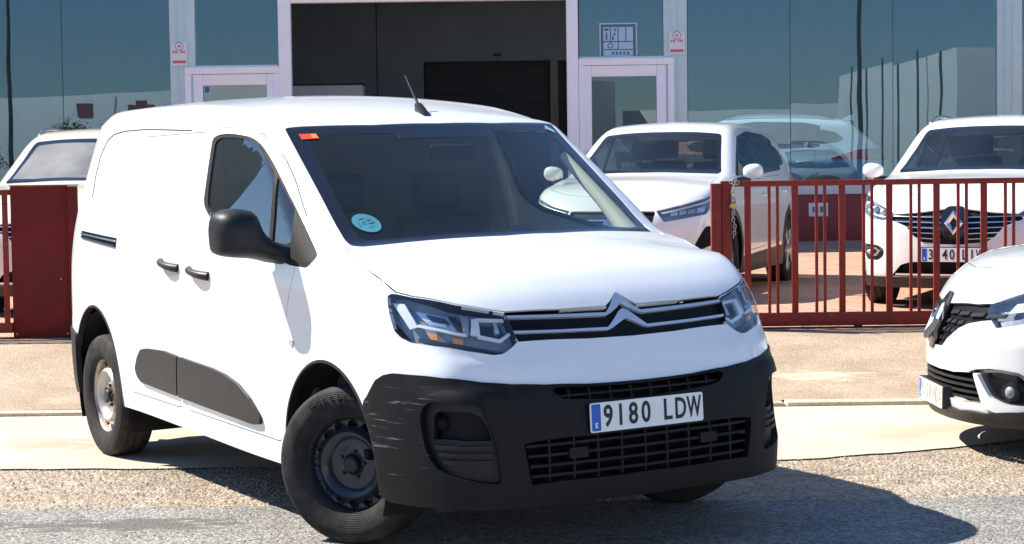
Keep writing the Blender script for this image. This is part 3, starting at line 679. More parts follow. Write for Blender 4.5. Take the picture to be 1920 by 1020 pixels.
# outlines on the van, in metres in its own frame (x forward from the front axle, y left, z up)
VF = {
    'windscreen': [(-0.809,-0.684,1.664), (-0.795,-0.622,1.670), (-0.702,-0.307,1.670), (-0.673,0.025,1.672), (-0.788,0.601,1.670), (-0.769,0.642,1.649), (-0.638,0.708,1.542), (-0.427,0.770,1.380), (-0.191,0.764,1.222), (-0.113,0.736,1.187), (-0.017,0.626,1.179), (0.080,0.285,1.194), (0.104,-0.123,1.197), (0.032,-0.456,1.190), (-0.015,-0.625,1.179), (-0.044,-0.706,1.174), (-0.086,-0.737,1.178), (-0.140,-0.738,1.200), (-0.229,-0.732,1.258), (-0.399,-0.718,1.380), (-0.641,-0.698,1.547)],
    'winclear': [(-0.731,-0.618,1.629), (-0.651,-0.334,1.635), (-0.628,-0.236,1.633), (-0.588,-0.232,1.609), (-0.569,0.141,1.604), (-0.641,0.220,1.643), (-0.732,0.572,1.642), (-0.658,0.591,1.589), (-0.462,0.649,1.444), (-0.178,0.683,1.242), (-0.114,0.666,1.208), (0.025,0.321,1.209), (0.055,-0.093,1.214), (-0.011,-0.432,1.209), (-0.067,-0.610,1.198), (-0.097,-0.667,1.198), (-0.127,-0.682,1.211), (-0.211,-0.680,1.265), (-0.386,-0.663,1.389), (-0.594,-0.636,1.534)],
    'hood': [(-0.096,-0.768,1.175), (-0.027,-0.750,1.163), (0.009,-0.686,1.166), (0.077,-0.481,1.177), (0.153,-0.153,1.186), (0.130,0.251,1.186), (0.065,0.568,1.170), (0.495,0.423,1.101), (0.741,0.151,0.940), (0.742,0.102,0.941), (0.705,0.059,0.988), (0.698,0.031,0.995), (0.709,-0.001,0.985), (0.733,-0.040,0.956), (0.745,-0.069,0.940), (0.735,-0.275,0.940), (0.705,-0.499,0.943), (0.679,-0.564,0.956), (0.619,-0.670,0.979), (0.497,-0.774,1.006), (0.420,-0.808,1.020), (0.203,-0.810,1.093)],
    'headlight': [(0.393,-0.827,1.008), (0.404,-0.818,1.016), (0.423,-0.809,1.016), (0.498,-0.775,1.004), (0.620,-0.671,0.977), (0.680,-0.565,0.954), (0.708,-0.500,0.939), (0.768,-0.484,0.839), (0.771,-0.510,0.819), (0.771,-0.551,0.797), (0.761,-0.584,0.794), (0.714,-0.670,0.811), (0.633,-0.761,0.831), (0.540,-0.809,0.840), (0.490,-0.827,0.857), (0.456,-0.835,0.881), (0.421,-0.835,0.939), (0.400,-0.831,0.986)],
    'grille': [(0.702,-0.504,0.945), (0.735,-0.275,0.940), (0.746,-0.072,0.938), (0.733,-0.040,0.956), (0.709,-0.001,0.985), (0.699,0.026,0.994), (0.705,0.054,0.988), (0.742,0.102,0.941), (0.694,0.538,0.946), (0.770,0.477,0.837), (0.808,0.038,0.826), (0.800,-0.201,0.831), (0.769,-0.483,0.837)],
    'strip_up': [(0.710,-0.504,0.936), (0.743,-0.281,0.929), (0.756,-0.081,0.924), (0.733,-0.040,0.956), (0.715,-0.005,0.979), (0.707,0.020,0.986), (0.713,0.048,0.978), (0.750,0.104,0.931), (0.764,0.121,0.909), (0.763,0.095,0.913), (0.738,0.015,0.950), (0.752,-0.032,0.932), (0.766,-0.076,0.909), (0.766,-0.089,0.907), (0.753,-0.287,0.914), (0.719,-0.503,0.922)],
    'strip_lo': [(0.748,-0.490,0.879), (0.775,-0.303,0.873), (0.787,-0.089,0.870), (0.773,-0.047,0.897), (0.760,-0.013,0.921), (0.754,0.011,0.929), (0.757,0.034,0.924), (0.781,0.101,0.880), (0.791,0.101,0.860), (0.776,0.007,0.894), (0.782,-0.034,0.883), (0.793,-0.081,0.857), (0.793,-0.094,0.855), (0.780,-0.306,0.861), (0.755,-0.487,0.866)],
    'bumper_top': [(0.316,-0.898,0.607), (0.341,-0.895,0.630), (0.391,-0.884,0.693), (0.436,-0.873,0.716), (0.485,-0.857,0.725), (0.564,-0.828,0.724), (0.685,-0.760,0.717), (0.768,-0.650,0.700), (0.815,-0.542,0.687), (0.842,-0.421,0.678), (0.857,-0.242,0.668), (0.862,-0.126,0.665), (0.868,0.010,0.664), (0.860,0.198,0.664)],
    'slot': [(0.854,-0.396,0.655), (0.852,-0.376,0.665), (0.866,-0.129,0.655), (0.872,0.007,0.654), (0.863,0.221,0.652), (0.876,0.210,0.594), (0.884,-0.003,0.602), (0.877,-0.137,0.607), (0.868,-0.322,0.618), (0.864,-0.366,0.626)],
    'lowgrille': [(0.859,-0.524,0.472), (0.887,-0.267,0.480), (0.898,0.004,0.482), (0.888,0.250,0.480), (0.891,0.245,0.323), (0.901,-0.002,0.322), (0.890,-0.273,0.320), (0.867,-0.499,0.317)],
    'fogpocket': [(0.619,-0.820,0.556), (0.627,-0.817,0.600), (0.645,-0.808,0.623), (0.670,-0.795,0.630), (0.756,-0.735,0.628), (0.802,-0.661,0.620), (0.810,-0.639,0.541), (0.823,-0.621,0.477), (0.831,-0.610,0.383), (0.832,-0.606,0.328), (0.798,-0.678,0.337), (0.736,-0.755,0.353), (0.686,-0.789,0.383), (0.655,-0.806,0.424), (0.634,-0.815,0.478)],
    'fogwin': [(0.662,-0.801,0.579), (0.676,-0.794,0.593), (0.742,-0.751,0.593), (0.786,-0.698,0.588), (0.801,-0.666,0.571), (0.808,-0.645,0.529), (0.818,-0.631,0.486), (0.765,-0.722,0.487), (0.658,-0.803,0.488)],
    'side_window': [(-1.428,-0.766,1.623), (-1.413,-0.761,1.637), (-1.369,-0.758,1.647), (-1.276,-0.757,1.650), (-1.181,-0.759,1.647), (-1.010,-0.761,1.632), (-0.934,-0.764,1.617), (-0.848,-0.775,1.593), (-0.765,-0.783,1.553), (-0.684,-0.791,1.507), (-0.546,-0.807,1.420), (-0.414,-0.822,1.333), (-0.121,-0.865,1.140), (-0.162,-0.895,1.093), (-0.341,-0.897,1.099), (-0.571,-0.890,1.150), (-0.930,-0.881,1.207), (-1.178,-0.872,1.248), (-1.279,-0.862,1.289), (-1.335,-0.854,1.324), (-1.360,-0.844,1.360), (-1.373,-0.827,1.424)],
    'side_glass': [(-1.393,-0.770,1.610), (-1.378,-0.766,1.624), (-1.334,-0.762,1.635), (-1.171,-0.764,1.633), (-1.008,-0.767,1.621), (-0.913,-0.774,1.598), (-0.833,-0.785,1.567), (-0.659,-0.806,1.473), (-0.609,-0.847,1.349), (-0.566,-0.887,1.168), (-0.936,-0.877,1.223), (-1.172,-0.868,1.262), (-1.258,-0.860,1.299), (-1.306,-0.852,1.331), (-1.332,-0.837,1.389)],
    'quarter_glass': [(-0.627,-0.806,1.460), (-0.416,-0.828,1.326), (-0.359,-0.872,1.222), (-0.346,-0.894,1.118), (-0.531,-0.888,1.160), (-0.562,-0.857,1.305)],
    'protector_rear': [(-1.964,-0.912,0.633), (-2.040,-0.912,0.622), (-2.090,-0.911,0.584), (-2.128,-0.911,0.523), (-2.103,-0.910,0.486), (-2.046,-0.910,0.462), (-1.567,-0.913,0.442), (-1.550,-0.916,0.628), (-1.730,-0.914,0.639)],
    'protector_front': [(-1.536,-0.916,0.628), (-1.133,-0.918,0.610), (-0.982,-0.918,0.595), (-0.837,-0.918,0.566), (-0.727,-0.917,0.521), (-0.635,-0.915,0.460), (-0.611,-0.914,0.440), (-0.620,-0.913,0.416), (-0.688,-0.913,0.409), (-0.974,-0.915,0.419), (-1.553,-0.913,0.441)],
    'rail': [(-3.082,-0.850,1.170), (-2.448,-0.879,1.149), (-2.439,-0.887,1.104), (-3.062,-0.858,1.134)],
    'rear_seam': [(-2.979,-0.816,1.349), (-3.009,-0.784,1.461), (-3.010,-0.750,1.573), (-2.955,-0.728,1.648), (-2.868,-0.723,1.677), (-2.696,-0.725,1.690), (-2.404,-0.732,1.692), (-2.165,-0.737,1.687), (-1.721,-0.747,1.673)],
    'front_seam': [(-0.298,-0.901,1.068), (-0.327,-0.910,0.963), (-0.366,-0.915,0.786), (-0.380,-0.917,0.675), (-0.420,-0.907,0.316)],
}
# ------------------------------------------------------------------ the white van
def build_van():
    S = van_shape(); root = empty('cargo_van')
    root.matrix_world = Matrix(((0.517337, 0.855716, -0.010633, 0.044301), (-0.855769, 0.517221, -0.011935, 7.893999), (-0.004713, 0.015274, 0.999872, 0.011853), (0, 0, 0, 1)))
    tag(root, 'white cargo van with scuffed black bumper parked across the pavement, front wheels turned', 'van')
    ch = Chart(S, step=0.032)
    # panels with real gaps
    hood = ch.add('gap', dens(VF['hood'], 0.02)); ch.feats.append(('hood', ch.inset(hood, 0.006)))
    fd = S.side(dens(rounded([(-.275, 1.075), (-.325, .963), (-.37, .785), (-.385, .675), (-.415, .36), (-1.50, .385), (-1.485, .80), (-1.47, 1.28), (-1.475, 1.62), (-1.40, 1.685), (-1.05, 1.672), (-.85, 1.63), (-.68, 1.55), (-.52, 1.44), (-.30, 1.27)], .05), .02))
    q = ch.add('gap', fd); ch.feats.append(('front_door', ch.inset(q, 0.004)))
    sdp = S.side(dens(rounded([(-1.525, .385), (-2.28, .395), (-2.36, .62), (-2.44, .80), (-2.46, 1.1), (-2.47, 1.55), (-2.42, 1.655), (-1.55, 1.665), (-1.505, 1.62), (-1.50, 1.0)], .06), .02))
    q = ch.add('gap', sdp); ch.feats.append(('sliding_door', ch.inset(q, 0.004)))
    # glass
    ch.path3('windscreen_border', VF['windscreen'], 0.02); ch.path3('windscreen', VF['winclear'], 0.03)
    ch.path3('window_seal', VF['side_window'], 0.03); ch.path3('side_glass', VF['side_glass'], 0.03); ch.path3('quarter_glass', VF['quarter_glass'], 0.015)
    # front
    bt = VF['bumper_top'] + [(.93, .25, .5), (.95, .25, .05), (.70, -.80, .05), (.42, -.97, .05), (.30, -.97, .30)]
    ch.path3('bumper', bt)
    ch.path3('grille', VF['grille']); ch.path3('headlight', VF['headlight'], 0.012)
    ch.path3('slot', VF['slot'], 0.012); ch.path3('lowgrille', VF['lowgrille'], 0.012)
    ch.path3('fogpocket', VF['fogpocket'], 0.02); ch.path3('fogwin', VF['fogwin'], 0.012)
    # wheel openings, rear bumper
    def ell(cx, cz, rx, rz): return [(cx+rx*math.cos(t), cz+rz*math.sin(t)) for t in np.linspace(0, 2*math.pi, 73)[:-1]]
    ch.path3('rear_bumper', [(-2.90, -.92, .50), (-3.05, -.90, .62), (-3.20, -.88, .65), (-3.5, -.8, .66), (-3.5, -.8, 0), (-2.6, -1.0, 0)])
    fa = ell(0.005, .335, .385, .405); ra = ell(-2.775, .345, .405, .45)
    for e, nm in ((fa, 'front_lip'), (ra, 'rear_lip')):
        q = ch.add(nm, S.side(dens(e, .02))); ch.feats.append(('hole', ch.inset(q, 0.010)))
    sill = cub([-3.5, -2.2, -1.6, -.44, -.30, .30, .45, .60, 1.0], [.31, .306, .294, .265, .27, .27, .235, .235, .235])
    ch.line(S.side([(x, sill(x)+.0) for x in np.arange(-3.3, .67, .02)]))
    ch.line(S.front([(y, .235) for y in np.arange(-.74, .02, .02)]))
    XC = -3.12; ch.cut(XC)
    def keep(P, marg): return (P[:, 2] > sill(P[:, 0]) - 0.001 - marg) & (P[:, 0] > XC - marg - 1e-4)
    ch.build((-3.5, 1.0), (0.1, 1.95), keep, xc=XC)
    rc = Chart(S, d=(-1, -1.0, .55), step=.06); rc.cut(XC)
    rc.path3('rear_window', [(-3.31, -.62, 1.60), (-3.37, -.66, 1.15), (-3.37, -.08, 1.15), (-3.31, -.08, 1.60)], .05)
    rc.path3('tail_lamp', [(-3.30, -.80, 1.15), (-3.31, -.84, .72), (-3.40, -.72, .72), (-3.38, -.72, 1.15)], .02)
    rc.path3('low', [(-3.05, -.95, .62), (-3.25, -.90, .66), (-3.5, -.7, .68), (-3.5, .2, .68), (-3.5, .2, 0), (-3.0, -1.0, 0)])
    rc.build((-3.5, 1.0), (.1, 1.95), lambda P, mg: (P[:, 2] > .31 - mg) & (P[:, 0] < XC + mg + 1e-4), end='rear', xc=XC)
    P_ = dict(parent=root)
    body = ch.obj('body', 'body', 'van_white', root, depth=0.02)
    rb = rc.obj('rear_body', 'body', 'van_white', root, depth=.02)
    for sd in 'rl':
        rc.obj('rear_window', 'rear_window', 'privacy_glass', root, off=-.004, depth=.01, sides=sd); rc.obj('tail_lamp', 'tail_lamp', 'tail_red', root, off=.004, depth=.02, sides=sd)
    rc.obj('rear_bumper_bar', 'low', 'black_plastic', root, off=.01, depth=.03)
    ch.obj('hood', 'hood', 'van_white', root, depth=0.012)
    doors = {}
    for sd in 'rl':
        doors[sd] = ch.obj('front_door', 'front_door', 'van_white', root, depth=0.02, sides=sd)
        sl_ = ch.obj('sliding_door', 'sliding_door', 'van_white', root, depth=0.02, sides=sd)
        doors['s'+sd] = sl_
        g = ch.obj('window', 'window_seal', 'rubber_seal', doors[sd], off=-0.004, depth=0.02, sides=sd)
        ch.obj('pane', 'side_glass', 'van_side_glass', g, off=-0.010, depth=0.003, sides=sd)
        ch.obj('quarter_pane', 'quarter_glass', 'van_side_glass', g, off=-0.010, depth=0.003, sides=sd)
        for nm in ('front_lip', 'rear_lip'): ch.obj('arch_lip', nm, 'black_plastic', root, off=0.002, depth=0.03, sides=sd)
    ch.obj('panel_gap', 'gap', 'deep_black', root, off=-0.010, depth=0)
    ws = ch.obj('windscreen', 'windscreen', 'windscreen_glass', root, off=-0.003, depth=0.004)
    ch.obj('windscreen_border', 'windscreen_border', 'gloss_black', ws, off=-0.002, depth=0.006)
    bump = ch.obj('bumper', 'bumper', 'scuffed_bumper', root, off=0.006, depth=0.03)
    for sd in 'rl': ch.obj('rear_bumper', 'rear_bumper', 'black_plastic', root, off=0.008, depth=0.03, sides=sd)
    gr = ch.obj('grille', 'grille', 'grille_black', root, off=-0.018, depth=0.0)
    tag(gr, 'black grille band with two chrome chevrons')
    # lower openings
    ch.obj('intake_back', ['lowgrille'], 'deep_black', bump, off=-0.075, depth=0.0)
    ch.obj('slot_back', ['slot'], 'deep_black', bump, off=-0.055, depth=0.0)
    for y0, zz in [(.495, .345), (.50, .383), (.505, .421), (.512, .459)]:
        surf_piece(S, 'grille_bar', [(-y0, zz-.005), (y0, zz-.005), (y0, zz+.005), (-y0, zz+.005)], -.010, .05, 'grille_bar_black', bump)
    for y in np.linspace(-.42, .42, 9):
        surf_piece(S, 'grille_bar', [(y-.004, .317), (y+.004, .317), (y+.004, .479), (y-.004, .479)], -.014, .05, 'grille_bar_black', bump)
    for y in (-.30, .30):
        surf_piece(S, 'tow_cover', [(y-.04, .40), (y+.04, .40), (y+.04, .44), (y-.04, .44)], -.004, .03, 'grille_bar_black', bump, r=.006)
    surf_piece(S, 'slot_bar', [(-.37, .630), (.37, .630), (.37, .638), (-.37, .638)], -.010, .04, 'grille_bar_black', bump)
    for y in np.linspace(-.32, .32, 8):
        surf_piece(S, 'slot_bar', [(y-.004, .604), (y+.004, .604), (y+.004, .66), (y-.004, .66)], -.014, .04, 'grille_bar_black', bump)
    # fog lamp pockets
    for sd, mir in (('r', False), ('l', True)):
        pk = ch.obj('fog_pocket', 'fogpocket', 'black_plastic', bump, off=-0.022, depth=0.03, sides=sd)
        ch.obj('fog_recess', 'fogwin', 'grille_black', pk, off=-0.06, depth=0.0, sides=sd)
        for k, zz in enumerate((.462, .435, .408)):
            surf_piece(S, 'louvre', [(-.80+.01*k, zz-.006), (-.63, zz-.008), (-.63, zz+.006), (-.80+.01*k, zz+.008)], -.008, .02, 'black_plastic', pk, mirror=mir)
        sg = -1 if not mir else 1
        ellipsoid('fog_lamp', (.655, sg*.745, .545), (.02, .026, .026), 'matt_black', pk)
    # chrome chevrons
    for nm in ('strip_up', 'strip_lo'):
        if nm == 'strip_up': up = [(-.504, .9345), (-.281, .9275), (-.080, .9225), (-.048, .948), (-.018, .980), (0, .990)]; lo = [(0, .952), (-.022, .938), (-.062, .918), (-.086, .9105), (-.287, .917), (-.503, .925)]
        else: up = [(-.490, .8785), (-.303, .8725), (-.090, .8685), (-.060, .892), (-.022, .924), (0, .934)]; lo = [(0, .897), (-.026, .886), (-.072, .864), (-.094, .858), (-.307, .8635), (-.487, .869)]
        lowr = [(-y, z) for y, z in lo[::-1]]            # right end to centre
        full = up + [(-y, z) for y, z in up[-2::-1]] + lowr[:-1] + lo
        surf_piece(S, 'chevron_trim', full, -0.004, 0.014, 'bright_trim', gr, step=0.015)
    # headlights
    for sd, mir in (('r', False), ('l', True)):
        hl = ch.obj('headlight', 'headlight', 'lamp_glass', root, off=0.001, depth=0.004, sides=sd)
        ch.obj('housing', 'headlight', 'lamp_housing', hl, off=-0.055, depth=0.0, sides=sd)
        V, Fc, NN = ch.part('headlight', off=0.0, depth=0.055, sides=sd)
        nt_ = [f for f in Fc if len(f) == 4]; mesh_obj('bezel', V, nt_, 'grey_plastic', hl, normals=NN)
        def piece(nm, pts, off, th, m): return surf_piece(S, nm, pts, off, th, m, hl, view='front', mirror=mir, step=.012)
        piece('running_light', [(-.829, .985), (-.805, .985), (-.795, .900), (-.812, .890)], -.022, .012, 'lamp_white')
        piece('running_light', [(-.812, .898), (-.795, .900), (-.70, .876), (-.66, .868), (-.66, .880), (-.70, .888), (-.79, .911)], -.022, .010, 'lamp_white')
        piece('running_light', [(-.625, .935), (-.600, .938), (-.612, .868), (-.645, .875)], -.022, .012, 'lamp_white')
        piece('running_light', [(-.60, .938), (-.508, .931), (-.507, .920), (-.60, .926)], -.022, .010, 'lamp_white')
        piece('running_light', [(-.625, .862), (-.545, .842), (-.498, .868), (-.500, .880), (-.545, .856), (-.62, .876)], -.022, .010, 'lamp_white')
        piece('indicator', [(-.782, .882), (-.757, .877), (-.757, .854), (-.775, .858)], -.028, .012, 'amber')
        piece('indicator', [(-.712, .866), (-.676, .860), (-.680, .838), (-.712, .844)], -.028, .012, 'amber')
        piece('lamp_shelf', [(-.80, .86), (-.58, .815), (-.52, .805), (-.52, .80), (-.80, .845)], -.02, .03, 'grey_plastic')
        sg = 1 if mir else -1
        piece('reflector', [(-.795, .965), (-.70, .955), (-.675, .905), (-.70, .893), (-.775, .912)], -.047, .006, 'reflector')
        piece('reflector', [(-.77, .955), (-.715, .947), (-.705, .925), (-.76, .930)], -.036, .008, 'gloss_black')
        piece('reflector', [(-.775, .928), (-.72, .922), (-.72, .908), (-.768, .914)], -.034, .008, 'satin_chrome')
        piece('reflector', [(-.70, .955), (-.675, .952), (-.660, .905), (-.685, .90)], -.034, .008, 'grey_plastic')
        piece('reflector', [(-.605, .920), (-.52, .915), (-.515, .880), (-.56, .862), (-.615, .880)], -.046, .006, 'gloss_black')
        piece('lamp_divider', [(-.66, .955), (-.63, .945), (-.652, .872), (-.668, .876)], -.03, .03, 'lamp_housing')
        piece('lamp_divider', [(-.545, .925), (-.535, .924), (-.535, .880), (-.555, .880)], -.03, .02, 'reflector')
    # side protectors, rail, handles, indicator
    for sd, mir in (('r', False), ('l', True)):
        sg = 1 if mir else -1
        pr = surf_piece(S, 'side_moulding', [(p[0], p[2]) for p in VF['protector_rear']], .016, .02, 'grey_plastic', doors['s'+sd], view='side', mirror=mir, r=.015)
        pf = surf_piece(S, 'side_moulding', [(p[0], p[2]) for p in VF['protector_front']], .016, .02, 'grey_plastic', doors[sd], view='side', mirror=mir, r=.015)
        rl = surf_piece(S, 'door_rail', [(-3.07, 1.172), (-2.45, 1.150), (-2.445, 1.104), (-3.06, 1.134)], .003, .012, 'gloss_black', root, view='side', mirror=mir)
        surf_piece(S, 'rail_lip', [(-3.06, 1.160), (-2.455, 1.139), (-2.455, 1.130), (-3.06, 1.151)], .010, .008, 'satin_chrome', rl, view='side', mirror=mir)
        surf_piece(S, 'rail_lip', [(-3.05, 1.142), (-2.455, 1.113), (-2.455, 1.106), (-3.05, 1.136)], .010, .008, 'grey_plastic', rl, view='side', mirror=mir)
        for (x0, x1, z0, z1, par) in ((-1.77, -1.55, 1.063, 1.036, doors['s'+sd]), (-1.40, -1.17, 1.041, 1.016, doors[sd])):
            y = sg*(abs(S.side([((x0+x1)/2, z0)])[0, 1]))
            bm = bmesh.new(); n = 9; pts = []; rs = []
            for k in range(n):
                t = k/(n-1); b = math.sin(math.pi*t)**.6; pts.append((x0+(x1-x0)*t, y+sg*(.004+.030*b), z0+(z1-z0)*t)); rs.append(.014+.006*t)
            add_tube(bm, pts, rs, 10); bm_obj('handle', bm, 'grey_plastic', par, smooth=True, angle=50)
            surf_piece(S, 'handle_cup', [((x0+x1)/2+.075*math.cos(t), (z0+z1)/2-.004+.038*math.sin(t)) for t in np.linspace(0, 2*math.pi, 21)[:-1]], -.0005, .004, 'van_white', par, view='side', mirror=mir)
        surf_piece(S, 'side_repeater', [(-.31, .80), (-.275, .795), (-.275, .772), (-.31, .775)], .006, .01, 'satin_chrome', root, view='side', mirror=mir, r=.008)
        tube('roof_seam', [p*np.array([1, -sg*-1 if False else (1 if sg < 0 else -1), 1]) for p in S.side(dens([(p[0], p[2]) for p in VF['rear_seam']], .03, False))], .0035, 'grey_plastic', root, seg=6)
    # door mirrors
    for sd, sg in (('r', -1),):
        prof = rounded([(-1.172, 1.25), (-1.160, 1.312), (-1.095, 1.336), (-.999, 1.326), (-.966, 1.235), (-.925, 1.196), (-.850, 1.172), (-.840, 1.095), (-.90, 1.098), (-.995, 1.125), (-1.11, 1.136), (-1.166, 1.155)], .035, 4)
        cy, cz = -1.05, 1.215; bm = bmesh.new(); rings = []
        for dx, k in ((-.075, .90), (-.070, .965), (-.055, .995), (-.02, 1.0), (.02, .975), (.050, .90), (.072, .76), (.086, .52), (.092, .22)):
            R_ = []
            for (y, z) in prof:
                f_ = 1 if y < -.97 else max(0, 1-(y+.97)/.10)       # the arm keeps its section, the head bulges
                kk = 1-(1-k)*f_ if dx > 0 else 1-(1-k)*f_
                R_.append(bm.verts.new((-.455+dx*(1 if f_ > .5 else .62)+(.05 if f_ < .5 else .0)*(1-f_), -sg*(cy+(y-cy)*kk), cz+(z-cz)*kk+(1-f_)*(1-k)*(1.135-z))))
            rings.append(R_)
        n = len(prof)
        for a, b_ in zip(rings, rings[1:]):
            for q_ in range(n): bm.faces.new((a[q_], a[(q_+1) % n], b_[(q_+1) % n], b_[q_]))
        bm.faces.new(rings[0]); bm.faces.new(rings[-1])
        mr = bm_obj('door_mirror', bm, 'black_plastic', doors[sd], smooth=True, angle=60)
        bm = bmesh.new(); add_box(bm, (-.533, sg*1.072, 1.236), (.006, .160, .165), None, .002); bm_obj('mirror_glass', bm, 'chrome', mr)
    bm = bmesh.new(); add_tube(bm, [(-.42, .915, 1.145), (-.36, .875, 1.135)], [.036, .040], 12); bm_obj('mirror_stub', bm, 'black_plastic', doors['l'], smooth=True, angle=50)
    # antenna
    an = prism('antenna', rounded([(-.86, 1.712), (-.745, 1.690), (-.80, 1.735), (-.845, 1.765), (-.86, 1.765)], .006), .034, 'grey_plastic', root, Matrix(((1, 0, 0, 0), (0, 0, -1, .017), (0, 1, 0, 0.004), (0, 0, 0, 1))), bev=.006)
    tube('rod', [(-.845, 0, 1.755), (-.905, 0, 1.822), (-.968, 0, 1.897)], [.007, .0055, .0045], 'grey_plastic', an, seg=8)
    # number plate
    number_plate(root, frame_mtx((.9000, 0, .545), (0, 1, 0), (-.04, 0, 1)), '9180LDW')
    prism('plate_holder', rounded([(-.255, -.052), (.255, -.052), (.255, .052), (-.255, .052)], .01), .03, 'black_plastic', bump, frame_mtx((.8695, 0, .545), (0, 1, 0), (-.04, 0, 1)))
    # stickers on the windscreen
    def wpt(y, z, off=.001): p = S.front([(y, z)])[0]; return p + S.N(p[None])[0]*off
    st = surf_piece(S, 'inspection_sticker', [(-.645, 1.612), (-.575, 1.614), (-.575, 1.636), (-.645, 1.634)], .002, .002, 'sticker_red', ws)
    surf_piece(S, 'sticker_corner', [(-.60, 1.616), (-.578, 1.616), (-.578, 1.633), (-.60, 1.633)], .003, .001, 'sticker_orange', st)
    c = (-.619, 1.262); es = surf_piece(S, 'emission_sticker', [(c[0]+.050*math.cos(t), c[1]+.036*math.sin(t)) for t in np.linspace(0, 2*math.pi, 33)[:-1]], .002, .002, 'sticker_teal', ws, step=.02)
    pc = Vector(wpt(*c, .0035)); nn = Vector(S.N(np.array(pc)[None])[0]); uu_ = Vector((0, 1, 0)) - nn*nn.y; vv_ = nn.cross(uu_)
    M_ = frame_mtx(pc, uu_, vv_)
    for nm, bx in (('sticker_print', (-.034, -.012, -.028, .020)), ('sticker_print', (.004, .012, .022, .026)), ('sticker_print', (.006, -.010, .030, .004)), ('sticker_print', (-.022, .030, .0, .034)), ('sticker_print', (0, -.036, .008, -.028)), ('sticker_print', (.014, -.034, .020, -.029))):
        prism(nm, [(bx[0], bx[1]), (bx[2], bx[1]), (bx[2], bx[3]), (bx[0], bx[3])], .0006, 'sticker_green', es, M_)
    text_obj('sticker_letter', 'C', .026, 'sticker_green', es, M_ @ Matrix.Translation((-.010, .003, .0005)), ext=.0004)
    surf_piece(S, 'corner_sticker', [(.615, 1.640), (.655, 1.620), (.66, 1.632), (.625, 1.655)], .002, .002, 'sticker_blue', ws)
    # interior
    box('cargo_bulkhead', (-1.46, -.70, .38), (-1.43, .70, 1.72), 'bulkhead', root)
    box('cabin_floor', (-1.43, -.78, .34), (.10, .78, .38), 'matt_black', root)
    da = prism('dashboard', [(-.02, 1.135), (.02, 1.10), (.02, .45), (-.20, .45), (-.42, .80), (-.46, 1.03), (-.40, 1.09), (-.22, 1.105)], 1.44, 'dash', root, Matrix(((1, 0, 0, 0), (0, 0, -1, .72), (0, 1, 0, 0), (0, 0, 0, 1))), bev=.015)
    ellipsoid('instrument_hood', (-.36, .38, 1.10), (.13, .20, .075), 'dash', da, e=.7)
    steering_wheel(root, (-.52, .38, 1.03))
    for y in (.40, -.14, -.50): seat(root, y, wid=.24 if y > 0 else .17)
    bm = bmesh.new(); add_box(bm, (-.55, 0, 1.545), (.03, .22, .065), Matrix.Rotation(.2, 3, 'Y'), .012); bm_obj('interior_mirror', bm, 'matt_black', root)
    for sg in (-1, 1):
        box('door_card', (-1.42, sg*.80-.02, .45), (-.30, sg*.80+.02, 1.09), 'dash', root, bev=.015)
        tube('pillar_trim', [(-.16, sg*.735, 1.10), (-.42, sg*.715, 1.30), (-.68, sg*.672, 1.515)], [.055, .034, .028], 'pillar_trim', root, seg=8)
    # chassis and wheels
    box('underbody', (-3.25, -.74, .235), (.70, .74, .36), 'matt_black', root, bev=.02)
    box('engine_block', (.36, -.50, .37), (.64, .50, .75), 'deep_black', root)
    for sg in (-1, 1):
        arch_liner('wheel_arch_liner', .005, .335, .40, sg*.86, sg*.40, root); arch_liner('wheel_arch_liner', -2.775, .345, .42, sg*.86, sg*.44, root)
    ws_ = []
    for x, y, st_, face in ((0, -.776, 34, 'dark_steel'), (0, .776, 34+180, 'dark_steel'), (-2.785, -.784, 0, 'rusty_steel'), (-2.785, .784, 180, 'rusty_steel')):
        make_wheel(root, (x, y, .318 if y < 0 else .300), math.radians(st_), .318, .195, .200, 'steel', face, dark='grey_plastic', lettering='Continental' if (x == 0 and y < 0) else None, spin=.2)
    return root
van = build_van()
# outlines on the silver car (metres, its own frame)
SF = {
    'grille': [(0.821,-0.004,0.788), (0.836,0.030,0.763), (0.851,-0.118,0.730), (0.808,-0.361,0.753), (0.747,-0.518,0.770), (0.763,-0.518,0.733), (0.757,-0.549,0.701), (0.818,-0.433,0.677), (0.846,-0.361,0.659), (0.871,-0.299,0.630), (0.894,-0.267,0.579), (0.908,-0.178,0.519), (0.916,-0.089,0.503), (0.887,0.152,0.643)],
    'headlight': [(0.747,-0.518,0.770), (0.714,-0.562,0.788), (0.673,-0.606,0.809), (0.600,-0.672,0.841), (0.537,-0.723,0.861), (0.512,-0.769,0.812), (0.550,-0.767,0.736), (0.615,-0.728,0.693), (0.667,-0.680,0.679), (0.741,-0.596,0.658), (0.757,-0.549,0.701), (0.763,-0.518,0.733)],
    'lowgrille': [(0.911,0.156,0.397), (0.900,-0.248,0.411), (0.841,-0.460,0.425), (0.825,-0.494,0.349), (0.811,-0.521,0.278), (0.882,-0.319,0.268), (0.911,0.081,0.250)],
    'fogbezel': [(0.844,-0.452,0.432), (0.827,-0.491,0.447), (0.759,-0.608,0.461), (0.682,-0.700,0.446), (0.632,-0.744,0.411), (0.588,-0.769,0.352), (0.609,-0.753,0.286), (0.684,-0.696,0.288), (0.739,-0.632,0.293), (0.773,-0.589,0.333), (0.800,-0.544,0.402)],
    'skirt': [(0.877,-0.299,0.225), (0.798,-0.532,0.234), (0.683,-0.695,0.259), (0.553,-0.782,0.276), (0.539,-0.732,0.140), (0.692,-0.530,0.127), (0.784,-0.291,0.136), (0.820,-0.030,0.143)],
}
mat('overexposed_ink', (.30, .29, .22), .6); mat('dark_chrome', (.30, .31, .33), .30, metal=1.0)  # plate ink paled to look overexposed
